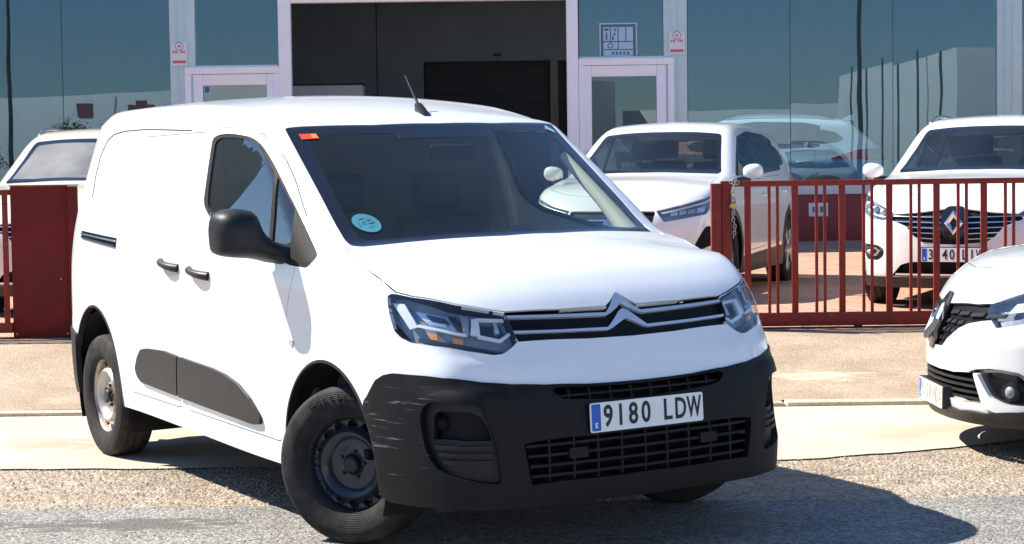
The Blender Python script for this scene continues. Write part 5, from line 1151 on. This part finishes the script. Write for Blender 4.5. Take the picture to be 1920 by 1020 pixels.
def strip(name, y0, y1, m, dz=0.0, x0=-60, x1=60, edge0=None, edge1=None, nx=240, ny=8, rough=0.0):
    """level strip following the ground profile; edge0/edge1 shape its near and far borders as functions of X"""
    V = []; Fc = []
    xs = sorted(set([x0 + (x1-x0)*i/nx for i in range(nx+1)] + ([-8+16*i/200 for i in range(201)] if x0 < -8 else [])))
    for x in xs:
        a = edge0(x) if edge0 else y0; b = edge1(x) if edge1 else y1
        for j in range(ny+1):
            y = a + (b-a)*j/ny; V.append((x, y, ground_z(min(max(y, y0-.5), y1+.5)) + dz))
    k = ny+1
    for i in range(len(xs)-1):
        for j in range(ny): Fc.append((i*k+j, (i+1)*k+j, (i+1)*k+j+1, i*k+j+1))
    return tag(mesh_obj(name, V, Fc, m, smooth=True), kind='structure')
rnd = random.Random(3)
def wob(amp, sc, ph): return lambda x: amp*(math.sin(x*sc+ph) + .6*math.sin(x*sc*2.7+ph*2) + .35*math.sin(x*sc*7.1+ph*3))
w1, w2, w3 = wob(.012, 3.1, .4), wob(.018, 2.3, 1.7), wob(.012, 4, 3)
V = [(-400, -400, -.08), (400, -400, -.08), (400, 25.9, -.08), (-400, 25.9, -.08)]
tag(mesh_obj('ground', V, [(0, 1, 2, 3)], 'chippings'), kind='structure')
strip('road', -60, 8.36, 'asphalt', 0.0, edge1=lambda x: 8.30 + w1(x) + w1(x*5)*.6, ny=20)
def apron_edge(x): return 9.38 + w2(x)*.9 + .5*w3(x*3.3) + (0 if x < 1.2 else min(1.6, .30*(x-1.2)**1.5))
strip('gravel_verge', 8.2, 11.36, 'chippings', -.004, ny=12)
strip('concrete_apron', 9.3, 11.40, 'concrete', .004, x0=-9, x1=3.9, edge0=apron_edge, nx=160, ny=10)
# kerb: separate stones with joints
kr = empty('kerb', (0, 11.40, 0)); tag(kr, kind='structure')
bm = bmesh.new(); add_box(bm, (0, 0, 0), (.985, .14, .10), None, .012, 2); kme = bm_obj('kerb_block', bm, 'kerb_stone', kr, smooth=True, angle=40)
for i in range(-9, 10):
    o = kme if i == -9 else kme.copy()
    if i != -9: COL.objects.link(o); o.parent = kr
    o.location = (i*1.0+.15+rnd.uniform(-.003, .003), .07+rnd.uniform(-.006, .006), .000+rnd.uniform(-.003, .003)); o.rotation_euler = (0, rnd.uniform(-.004, .004), rnd.uniform(-.004, .004))
strip('pavement', 11.53, 14.12, 'sidewalk', 0.0, ny=16)
strip('forecourt', 14.05, 25.95, 'pavers', .004, ny=40)
# loose stone chips on the verge
def chips():
    r = random.Random(11); V = []; Fc = []
    for k in range(5200):
        x = r.uniform(-3.6, 3.2); y = r.uniform(8.28, 9.5) if r.random() < .93 else r.uniform(8.0, 9.9)
        if y > apron_edge(x)+.04 and r.random() < .9: continue
        s = r.uniform(.003, .009)*(1 if r.random() < .93 else 1.7); z = float(GZ(y)) + s*.15; b = len(V); a = r.uniform(0, 6.28)
        for i in range(4): t = a+i*1.5708+r.uniform(-.3, .3); V.append((x+s*math.cos(t)*r.uniform(.7, 1.2), y+s*math.sin(t)*r.uniform(.7, 1.2), z))
        V.append((x+r.uniform(-.3, .3)*s, y+r.uniform(-.3, .3)*s, z+s*r.uniform(.5, .9)))
        Fc += [(b, b+1, b+4), (b+1, b+2, b+4), (b+2, b+3, b+4), (b+3, b, b+4)]
    me = mesh_obj('stone_chips', V, Fc, 'chip_stone'); tag(me, 'loose tan stone chips along the road edge', 'gravel', kind='stuff')
m = mat('chip_stone', (.38, .31, .235), .85); b_ = m.node_tree.nodes['Principled BSDF']; tc_ = nod(m, 'ShaderNodeTexCoord'); vo_ = nod(m, 'ShaderNodeTexNoise'); vo_.inputs['Scale'].default_value = 55
m.node_tree.links.new(tc_.outputs['Object'], vo_.inputs[0]); rp_ = nod(m, 'ShaderNodeValToRGB'); rp_.color_ramp.elements[0].position = .35; rp_.color_ramp.elements[0].color = (.28, .22, .16, 1); rp_.color_ramp.elements[1].position = .68; rp_.color_ramp.elements[1].color = (.48, .405, .32, 1)
m.node_tree.links.new(vo_.outputs[0], rp_.inputs[0]); m.node_tree.links.new(rp_.outputs[0], b_.inputs['Base Color'])
chips()
# ------------------------------------------------------------------ gate and fence
mat('red_paint', (.235, .026, .018), .42, spec=.25, var=.22, vscale=4, bump=.0006, bscale=40)
mat('red_paint_dull', (.16, .018, .015), .6, spec=.15, var=.12, vscale=3, bump=.001, bscale=12)
def chipped(m, rust, lo, hi, sc):
    L = m.node_tree.links; b = m.node_tree.nodes['Principled BSDF']; src = b.inputs['Base Color'].links[0].from_socket; tc = nod(m, 'ShaderNodeTexCoord')
    gm = nod(m, 'ShaderNodeNewGeometry'); ns = nod(m, 'ShaderNodeTexNoise'); ns.inputs['Scale'].default_value = sc; ns.inputs['Detail'].default_value = 9; ns.inputs['Roughness'].default_value = .7; L.new(gm.outputs['Position'], ns.inputs[0])
    r = nod(m, 'ShaderNodeMapRange'); r.inputs[1].default_value = lo; r.inputs[2].default_value = hi; L.new(ns.outputs[0], r.inputs[0])
    mx = nod(m, 'ShaderNodeMix', data_type='RGBA'); L.new(r.outputs[0], mx.inputs[0]); L.new(src, mx.inputs[6]); mx.inputs[7].default_value = (*rust, 1); L.new(mx.outputs[2], b.inputs['Base Color'])
chipped(MATS['red_paint'], (.10, .028, .018), .54, .72, 5); chipped(MATS['red_paint'], (.30, .09, .06), .64, .70, 14); chipped(MATS['red_paint_dull'], (.105, .020, .016), .50, .74, 3.5); chipped(MATS['red_paint_dull'], (.24, .07, .05), .70, .74, 16)
mat('galvanised', (.42, .43, .44), .45, metal=.7, var=.2, vscale=30); mat('brass', (.50, .33, .10), .35, metal=.8, var=.2, vscale=30); mat('rail_steel', (.06, .055, .05), .6, metal=.4, var=.3, vscale=8)
GY = 14.2; PXM = GY/3547.4
def gx(px): return (px-960)*PXM
def gate():
    g = empty('sliding_gate', (gx(1640), GY, .262), 0, 'red steel sliding gate with thick and thin bars, chained to its post', 'gate'); ox, oz = gx(1640), .262
    def b(nm, x0, x1, z0, z1, y0=-.025, y1=.025, m='red_paint'): return box(nm, (x0-ox, y0, z0-oz), (x1-ox, y1, z1-oz), m, g, bev=.004)
    xe = 6.6
    b('top_rail', gx(1353), xe, 1.336, 1.378, -.022, .022); b('bottom_rail', gx(1353), xe, .285, .385, -.035, .035)
    b('end_stile', gx(1353), gx(1372.5), .285, 1.380, -.030, .030)
    k0 = None; k1 = None
    x = gx(1403)
    while x < xe:
        if k0 is None: k0 = box('bar', (-.024, -.012, 0), (.024, .012, .951), 'red_paint', g, bev=.004); o = k0
        else: o = k0.copy(); COL.objects.link(o)
        o.location = (x-ox, 0, .385-oz)
        for d in (gx(1443.5)-gx(1403), gx(1459)-gx(1403)):
            if k1 is None: k1 = box('thin_bar', (-.011, -.011, 0), (.011, .011, .951), 'red_paint', g, bev=.003); q = k1
            else: q = k1.copy(); COL.objects.link(q)
            q.location = (x+d-ox, 0, .385-oz)
        x += .3545
    # rollers
    for xx in (2.6, 4.6): tube('roller', [(xx-ox, -.02, .288-oz), (xx-ox, .02, .288-oz)], .03, 'rail_steel', g, seg=16)
    return g
gate()
t = box('gate_track', (-9, GY-.05, .262), (9, GY+.05, .274), 'rail_steel'); tag(t, kind='structure')
t = box('gate_post', (gx(1334), GY-.06, .255), (gx(1352), GY+.03, 1.362), 'red_paint', bev=.005); tag(t, 'narrow red steel post the sliding gate closes against', 'post')
def chain():
    c = empty('gate_chain', (gx(1376), GY-.05, .95), 0, 'grey steel chain hanging down the end of the red gate', 'chain'); rr_ = random.Random(2)
    path = []
    for k in range(19): path.append((.008*math.sin(k*.9), -.004*math.cos(k), .46-.0245*k))
    for k, p in enumerate(path):
        a = 0 if k % 2 else math.pi/2; bm = bmesh.new(); pts = []
        for j in range(14):
            t = 2*math.pi*j/14; u = .010*math.cos(t); v = .018*math.sin(t); pts.append((p[0]+u*math.cos(a), p[1]+u*math.sin(a), p[2]+v))
        add_tube(bm, pts, .0034, 6, closed=True); bm_obj('chain_link', bm, 'galvanised', c, smooth=True)
    for k in range(5):
        bm = bmesh.new(); pts = [(-.022+.012*k+.012*math.cos(t), -.012+.018*math.sin(t)*(k % 2), .425+.016*math.sin(t)*((k+1) % 2)+.012*math.sin(k)) for t in np.linspace(0, 6.283, 13)[:-1]]
        add_tube(bm, pts, .0034, 6, closed=True); bm_obj('chain_link', bm, 'galvanised', c, smooth=True)
    p = empty('padlock', (gx(1374), GY-.075, 1.205), 0, 'brass padlock on the chain near the top of the gate', 'padlock')
    o = box('lock_body', (-.022, -.010, -.030), (.022, .010, .012), 'brass', p, bev=.004); o.rotation_euler = (0, .5, 0)
    bm = bmesh.new(); add_tube(bm, [(.006+.014*math.cos(t), 0, .014+.026*math.sin(t)) for t in np.linspace(-.3, math.pi+.3, 12)], .0035, 8); bm_obj('shackle', bm, 'galvanised', p, smooth=True)
chain()
def panel():
    p = empty('metal_panel', (gx(84), GY, .26), 0, 'solid dark red sheet metal gate panel beside the van', 'panel'); ox, oz = gx(84), .26
    box('sheet', (gx(22)-ox, -.01, .0), (gx(128)-ox, .03, 1.15), 'red_paint_dull', p, bev=.004)
    box('edge_post', (gx(128.5)-ox, -.02, .0), (gx(146)-ox, .05, 1.146), 'red_paint_dull', p, bev=.006)
    box('corner_lip', (gx(126.5)-ox, -.022, .0), (gx(128.4)-ox, -.011, 1.145), 'red_paint_dull', p); box('top_cap', (gx(21)-ox, -.016, 1.1505), (gx(147)-ox, .055, 1.158), 'red_paint_dull', p)
    for k, (x, z) in enumerate(((-.22, .04), (.16, .04), (.12, .45))): tube('screw', [(x, -.014, z), (x, -.009, z)], .006, 'galvanised', p, seg=8)
    f = empty('bar_fence', (gx(-60), GY, .26), 0, 'red barred fence section at the left edge next to the metal panel', 'fence'); ox = gx(-60)
    box('top_rail', (-2.2, -.02, 1.085), (gx(21.5)-ox, .02, 1.125), 'red_paint', f, bev=.004); box('bottom_rail', (-2.2, -.03, .05), (gx(21.5)-ox, .03, .125), 'red_paint', f, bev=.004)
    k0 = None
    for k in range(14):
        x = gx(11)-ox-.17*k
        if x < -2.2: break
        if k0 is None: k0 = box('bar', (-.02, -.012, 0), (.02, .012, .96), 'red_paint', f, bev=.004); o = k0
        else: o = k0.copy(); COL.objects.link(o)
        o.location = (x, 0, .125)
panel()
# ------------------------------------------------------------------ showroom building
mat('plinth_red', (.22, .020, .018), .5, var=.12, vscale=2.5, bump=.001, bscale=30)
mat('plinth_white', (.62, .62, .64), .6, var=.05, vscale=3)
mat('frame_white', (.88, .86, .90), .4, var=.03, vscale=6)
mat('column_green', (.52, .66, .66), .45, var=.06, vscale=5)
mat('inner_grey', (.13, .135, .14), .8, var=.15, vscale=1.5); mat('inner_dark', (.022, .019, .017), .8, var=.3, vscale=2); mat('inner_brown', (.15, .12, .09), .7, var=.2, vscale=3); mat('inner_floor', (.18, .18, .18), .35, var=.1, vscale=2)
mat('inner_pale', (.48, .50, .50), .6, var=.05); mat('sealant', (.02, .025, .028), .6)
glass('facade_glass', (.62, .76, .84), .60, base=.090, power=4.0, gtint=(.68, .88, .97), dust_haze=.012, dcol=(.6, .62, .62), warp=.0011)
glass('door_glass', (.18, .25, .26), .6, base=.13, power=4.0, gtint=(.70, .88, .95))
mat('upper_teal', (.15, .21, .22), .5, var=.1, vscale=1)
mat('poster_white', (.72, .70, .74), .6); mat('poster_red', (.55, .12, .16), .6); mat('poster_blue', (.30, .38, .62), .6)
mat('pane_blue', (.36, .52, .66), .5); mat('pane_line', (.06, .12, .20), .5); mat('pane_rim', (.45, .56, .66), .5)
BY = 26.0; BM = BY/3547.4; ROLLK = math.tan(ROLL)
def bx_(px, py=110): return ((px-960) + (py-510)*ROLLK*-1*-1*0)*BM + (px*0)
def bX(px): return (px-960+5)*BM           # metres across the facade for a photo column near its top
def bZ(py): return CAMZ + (324-py)*BM      # height above the road
FZ = .47
rndb = random.Random(5)
def building():
    R_ = empty('showroom_building', (0, BY, FZ), 0, 'car showroom with tinted glass front, white door frames and red plinth', 'building')
    def b(nm, x0, x1, z0, z1, y0=-.05, y1=.05, m='frame_white', bev=.006, par=None): return box(nm, (x0, y0, z0-FZ), (x1, y1, z1-FZ), m, par or R_, bev=bev)
    XL, XR = -24, 24; top = 4.6
    z_p, z_c = 1.112, 1.256
    # columns
    cols = [(bX(322), bX(370)), (bX(1243), bX(1287)), (bX(1865), bX(1912)), (bX(-330), bX(-284))]
    for i, (x0, x1) in enumerate(cols):
        c = b('column', x0, x1, FZ, top, -.02, .16, 'column_green', .01)
        w = x1-x0
        for fx in (.30, .62): b('column_rib', x0+w*fx-.012, x0+w*fx+.012, FZ, top, -.032, -.021, 'column_green', .003)
    dl, dr = bX(549), bX(1062)
    # plinth with white cap, in the four glazed bays
    for x0, x1 in ((XL, bX(-331)), (bX(-283), bX(321)), (bX(1288), bX(1864)), (bX(1913), XR)):
        b('plinth', x0, x1, FZ-.2, z_p, -.06, .12, 'plinth_red', .004); b('plinth_cap', x0, x1, z_p+.001, z_c, -.085, .13, 'plinth_white', .006)
        n = max(1, round((x1-x0)/1.55)); step = (x1-x0)/n
        for k in range(n):
            tl = rndb.uniform(-1, 1)*.0016; tv = rndb.uniform(-1, 1)*.0016
            g = b('glass_pane', x0+k*step+.004, x0+(k+1)*step-.004, z_c+.001, top, .030, .042, 'facade_glass', 0); g.data.transform(Matrix.Translation((x0+(k+.5)*step, .036, 2)) @ Matrix.Rotation(tl, 4, 'Z') @ Matrix.Rotation(tv, 4, 'X') @ Matrix.Translation((-x0-(k+.5)*step, -.036, -2)))
            if k: b('glass_joint', x0+k*step-.0035, x0+k*step+.0035, z_c+.001, top, .027, .045, 'sealant', 0)
        b('head_rail', x0, x1, top, top+.12, -.03, .08, 'frame_white')
    # the two side doors with a fixed light over each, left and right of the open bay
    for s, (x0, x1, xi0, xi1, zt) in enumerate(((bX(350), bX(526), bX(383), bX(502), bZ(120)), (bX(1084), bX(1262), bX(1108), bX(1229), bZ(113)))):
        zt += 0
        jam = bX(525.5) if s == 0 else bX(1062); jam2 = bX(549) if s == 0 else bX(1083.5)
        b('door_post', jam, jam2, FZ, top, -.07, .07, 'frame_white', .008)
        d = b('door_head', x0, x1, zt-.095, zt, -.065, .06, 'frame_white', .008)
        ja = b('door_jamb', x0, x0+.085, FZ, zt-.0955, -.06, .055, 'frame_white', .008); b('door_jamb', x1-.085, x1, FZ, zt-.0955, -.06, .055, 'frame_white', .008)
        lf = b('door_leaf', xi0-.13, xi0, FZ+.03, zt-.10, -.045, .03, 'frame_white', .006); b('leaf_stile', xi1, xi1+.13, FZ+.03, zt-.10, -.045, .03, 'frame_white', .006, lf); b('leaf_rail', xi0+.001, xi1-.001, zt-.25, zt-.10, -.044, .029, 'frame_white', .006, lf); b('leaf_rail', xi0+.001, xi1-.001, FZ+.03, FZ+.35, -.044, .029, 'frame_white', .006, lf)
        b('pane', xi0-.01, xi1+.01, FZ+.34, zt-.24, -.005, .005, 'door_glass', 0, lf)
        tube('pull_handle', [((xi0 if s else xi1)+(-.06 if s else .06), -.09, z-FZ) for z in (1.35, 1.75)], .012, 'galvanised', lf)
        a0, a1 = (bX(371), bX(524)) if s == 0 else (bX(1086), bX(1242))
        b('transom_pane', a0, a1, zt+.02, top, .012, .022, 'facade_glass', 0); b('transom_sill', a0, a1, zt+.001, zt+.022, -.05, .05, 'column_green', .003)
        b('head_rail', a0, a1, top, top+.12, -.03, .08, 'frame_white')
    b('lintel', dl, dr, bZ(3.5), top+.12, -.07, .07, 'frame_white', .008)
    # wall above
    b('upper_wall', XL, XR, top+.121, 8.6, -.04, .25, 'upper_teal', .01)
    # inside
    b('floor_slab', XL, XR, FZ-.25, FZ-.005, .13, 14, 'inner_floor', 0); b('ceiling', XL, -2.2, 4.75, 4.9, .26, 14, 'inner_grey', 0); b('ceiling', -2.199, 3.8, 4.75, 4.9, .26, 2.2, 'inner_grey', 0); b('ceiling', -2.199, 3.8, 4.75, 4.9, 5.2, 14, 'inner_grey', 0); b('ceiling', 3.801, XR, 4.75, 4.9, .26, 14, 'inner_grey', 0)
    b('added_skylight_kerb', -2.2, 3.8, 4.901, 5.05, 2.05, 2.2, 'plinth_white', 0); b('added_skylight_pane', -2.2, 3.8, 4.91, 4.93, 2.201, 5.199, 'lamp_glass', 0); b('display_podium', -1.2, 6.9, FZ-.004, FZ+.128, .9, 4.6, 'inner_floor', .01)  # skylight added out of view so sun falls on the SUV inside
    b('side_wall', XL, XL+.2, FZ, 4.75, .26, 14, 'inner_grey', 0); b('side_wall', XR-.2, XR, FZ, 4.75, .26, 14, 'inner_grey', 0)
    k = (BY+6)/BY
    def iX(px): return bX(px)*k
    def iZ(py): return CAMZ + (324-py)*BM*k
    yb = 6.0; zp = iZ(115)
    b('back_wall', XL, iX(795), FZ, 4.75, yb, yb+.15, 'inner_grey', 0); b('back_wall', iX(1063), XR, FZ, 4.75, yb, yb+.15, 'inner_grey', 0); b('wall_header', iX(795)+.001, iX(1063)-.001, zp, 4.75, yb, yb+.15, 'inner_grey', 0)
    b('roller_shutter', iX(797), iX(1030), FZ, zp-.002, yb+.10, yb+.14, 'inner_dark', 0); b('shutter_guide', iX(1031), iX(1046), FZ, zp-.002, yb+.03, yb+.12, 'inner_brown', 0); b('shutter_panel', iX(1047), iX(1062), FZ, zp-.002, yb+.10, yb+.14, 'inner_dark', 0)
    b('rear_wall', XL, XR, FZ, 4.75, yb+.30, yb+.45, 'inner_dark', 0)
    for z in np.arange(.7, zp, .14): b('shutter_slat', iX(800), iX(1029), z, z+.012, yb+.085, yb+.099, 'inner_dark', 0)
    b('wall_joint', iX(708)-.01, iX(708)+.01, FZ, 4.75, yb-.006, yb-.001, 'inner_dark', 0)
    kk = (BY+3)/BY
    o = b('reflection_block', bX(549)*kk-.6, bX(683)*kk, FZ, CAMZ+(324-158)*BM*kk, 2.7, 3.2, 'inner_pale', .01); b('reflection_block_top', bX(549)*kk-.62, bX(684)*kk, CAMZ+(324-158)*BM*kk+.001, CAMZ+(324-156)*BM*kk+.01, 2.68, 3.22, 'inner_dark', 0, o)  # pale block stands in for buildings reflected in inner glass
    b('ceiling_sensor', iX(925), iX(940), iZ(106), iZ(102), yb-.05, yb-.002, 'inner_dark', .005)
    # notices on the columns
    for x0, x1, y0, y1 in ((325.5, 355, 73, 116), (1253, 1282.5, 65, 107)):
        n_ = b('notice', bX(x0), bX(x1), bZ(y1), bZ(y0), -.040, -.034, 'poster_white', 0)
        w = bX(x1)-bX(x0); h = bZ(y0)-bZ(y1); X0 = bX(x0); Z0 = bZ(y1)
        b('notice_band', X0+.08*w, X0+.92*w, Z0+.09*h, Z0+.21*h, -.0425, -.0405, 'poster_red', 0, n_)
        for k in range(7):
            if k != 3: b('notice_print', X0+(.10+.115*k)*w, X0+(.175+.115*k)*w, Z0+.53*h, Z0+.64*h, -.0425, -.0405, 'poster_red', 0, n_)
        bm = bmesh.new(); add_tube(bm, [(X0+.5*w+.055*math.cos(t), -.0415, Z0+.83*h+.05*math.sin(t)-FZ) for t in np.linspace(0, 6.283, 25)[:-1]], .007, 6, closed=True); bm_obj('notice_ring', bm, 'poster_blue', n_)
        b('notice_print', X0+.42*w, X0+.58*w, Z0+.78*h, Z0+.87*h, -.0425, -.0405, 'poster_red', 0, n_)
    # service panel sticker on the right transom: rimmed board of cells
    x0, x1, y0, y1 = bX(1124), bX(1194), bZ(109), bZ(47.5)
    st = b('service_sticker', x0, x1, y0, y1, .002, .006, 'pane_rim', 0); e = .018
    b('sticker_field', x0+e, x1-e, y0+.004, y1-e, -.001, .0015, 'pane_line', 0, st)
    X = lambda px: bX(px); Z = lambda py: bZ(py)
    for (a, c, d, f_) in ((1131, 1143.5, 55, 81), (1145.5, 1157.5, 55, 81), (1159.5, 1172, 55, 81), (1174, 1186.5, 55, 81), (1131, 1157.5, 83, 96), (1159.5, 1186.5, 83, 96), (1131, 1186.5, 98, 109)):
        b('sticker_cell', X(a), X(c), Z(f_), Z(d), -.004, -.0015, 'pane_blue', 0, st)
    b('sticker_icon', X(1135.5), X(1138.5), Z(79), Z(65), -.006, -.0045, 'pane_line', 0, st); b('sticker_icon', X(1133), X(1141), Z(62), Z(57.5), -.006, -.0045, 'pane_line', 0, st)
    for (a, c, d, f_, tl) in ((1147.5, 1150.5, 72, 79, .3), (1150, 1154, 66, 70, 0), (1151.5, 1154.5, 57.5, 63, .3)): b('sticker_icon', X(a), X(c), Z(f_), Z(d), -.006, -.0045, 'pane_line', 0, st)
    bm = bmesh.new(); add_tube(bm, [(X(1144)+.033*math.cos(t), -.005, Z(89.5)-FZ+.033*math.sin(t)) for t in np.linspace(0, 6.283, 21)[:-1]], .006, 6, closed=True); bm_obj('sticker_icon', bm, 'pane_line', st)
    for k in range(5): b('sticker_print', X(1147+7*k), X(1151+7*k), Z(106), Z(101), -.006, -.0045, 'pane_line', 0, st)
    b('door_sticker', bX(386), bX(394), bZ(167), bZ(156), -.010, -.006, 'plate_blue', 0)
    # small sign on the plinth
    sg_ = b('plinth_sign', bX(1514)-.02, bX(1550)-.02, 1.112-.30, 1.112-.115, -.070, -.0605, 'poster_white', .003); sg_['label'] = 'small pale sign on the red plinth'
    x = bX(1514)
    for k, (u, w_) in enumerate(((.03, .08), (.135, .085))): b('sign_print', x+u, x+u+w_, 1.112-.245, 1.112-.165, -.073, -.0705, 'sticker_green', 0, sg_)
building()
# ------------------------------------------------------------------ across the street (seen only as reflections in the showroom glass)
mat('far_white', (.84, .84, .82), .8, var=.05, vscale=.4); mat('far_grey', (.45, .47, .48), .7, var=.1); mat('far_joint', (.10, .11, .12), .7); mat('lamp_post_paint', (.045, .05, .05), .5); mat('bark', (.10, .075, .05), .9); mat('far_sign', (.20, .06, .05), .6)
def opposite():
    w = empty('white_warehouse', (-12, -29, 0), math.radians(28), 'long white warehouse across the street, mirrored in the left showroom glass', 'building')
    box('wall', (-40, -9, 0), (14.0, 0, 5.35), 'far_white', w, bev=.02); box('wall_sign', (-8.1, .002, 4.35), (-7.3, .05, 5.0), 'far_sign', w); box('wall_sign', (-5.2, .002, 4.4), (-3.9, .05, 4.75), 'far_sign', w); box('wall_sign', (-4.8, .002, 4.751), (-4.3, .05, 4.95), 'far_sign', w)
    for k in range(7): box('panel_joint', (-38+8*k, .001, 0), (-37.9+8*k, .03, 5.2), 'far_grey', w)
    for k in range(5): box('door', (-35+9*k, .002, 0), (-32.5+9*k, .05, 2.6), 'far_grey', w)
    w2_ = empty('low_warehouse', (13, -28, 0), math.radians(20), 'lower white warehouse across the street, mirrored in the right showroom glass', 'building')
    box('wall', (-8.6, -9, 0), (16, 0, 4.1), 'far_white', w2_, bev=.02)
    w3_ = empty('panelled_building', (13.35, -22, 0), 0, 'white panelled side building mirrored at the right of the showroom glass', 'building')
    box('wall', (.0, -4, 0), (12, 17, 5.1), 'far_white', w3_, bev=.02)
    for k in range(6): box('panel_joint', (-.05, -1.0+3.2*k, 0), (-.002, -.85+3.2*k, 5.1 if k % 2 else 5.35), 'far_joint', w3_)
    for i, (x, y) in enumerate(((10.95, -8), (-15.75, -8))):
        L_ = empty('street_lamp', (x, y, 0), 0, 'dark street lamp mirrored in the %s showroom glass' % ('right' if i == 0 else 'left'), 'street lamp', 'street lamps across the road')
        tube('pole', [(0, 0, 0), (0, 0, 4), (0, 0, 9)], [.09, .075, .05], 'lamp_post_paint', L_, seg=10); tube('arm', [(0, 0, 8.9), (0, .6, 9.2), (0, 1.5, 9.25)], .035, 'lamp_post_paint', L_); box('lamp_head', (-.12, 1.3, 9.18), (.12, 1.9, 9.27), 'lamp_post_paint', L_, bev=.02)
    for i, (x, y, h, nm) in enumerate(((-22.5, -26, 3.3, 'leftmost'), (-17.4, -24, 3.6, 'second'), (-14.6, -25, 4.1, 'third'), (-12.3, -24, 3.2, 'rightmost'))):
        T_ = empty('street_tree', (x, y, 0), 0, 'small yellow green tree across the road, %s of four in the reflections' % nm, 'tree', 'trees across the road'); r = random.Random(20+i)
        bm = bmesh.new(); add_tube(bm, [(0, 0, 0), (.05, .02, h*.3), (.0, .05, h*.6)], [.11, .09, .05], 8)
        for k in range(5): a = r.uniform(0, 6.28); add_tube(bm, [(0.03, .03, h*.4), (.6*math.cos(a), .6*math.sin(a), h*.75)], [.04, .015], 6)
        bm_obj('trunk', bm, 'bark', T_, smooth=True)
        V = []; Fc = []; cl = [(r.gauss(0, .55), r.gauss(0, .55), h*.66+r.gauss(0, .5)) for _ in range(16)]
        for k in range(2600):
            c = r.choice(cl); p = Vector((c[0]+r.gauss(0, .26), c[1]+r.gauss(0, .26), c[2]+r.gauss(0, .22))); u = Vector((r.gauss(0, 1), r.gauss(0, 1), r.gauss(0, 1))).normalized(); v = u.orthogonal().normalized(); s = r.uniform(.05, .10); b = len(V)
            V += [p-u*s, p+v*s*.5, p+u*s, p-v*s*.5]; Fc.append((b, b+1, b+2, b+3))
        mesh_obj('crown', V, Fc, 'leaf', T_)
def left_block():
    w = empty('added_grey_block', (-46, 2, 0), 0, 'tall grey green block added out of view, for the reflection in the van side window', 'building')  # unseen block added to tint what the van window reflects
    box('wall', (-10, -24, 0), (0, 26, 11), 'block_grey', w, bev=.05)
    for k in range(9):
        for j in range(3): box('window', (.002, -22+5.2*k, 1.2+3.3*j), (.06, -19.4+5.2*k, 3.2+3.3*j), 'far_grey', w)
mat('block_grey', (.20, .24, .24), .8, var=.1, vscale=.5); left_block()
m = mat('leaf', (.30, .25, .06), .7, var=.4, vscale=2)
opposite()
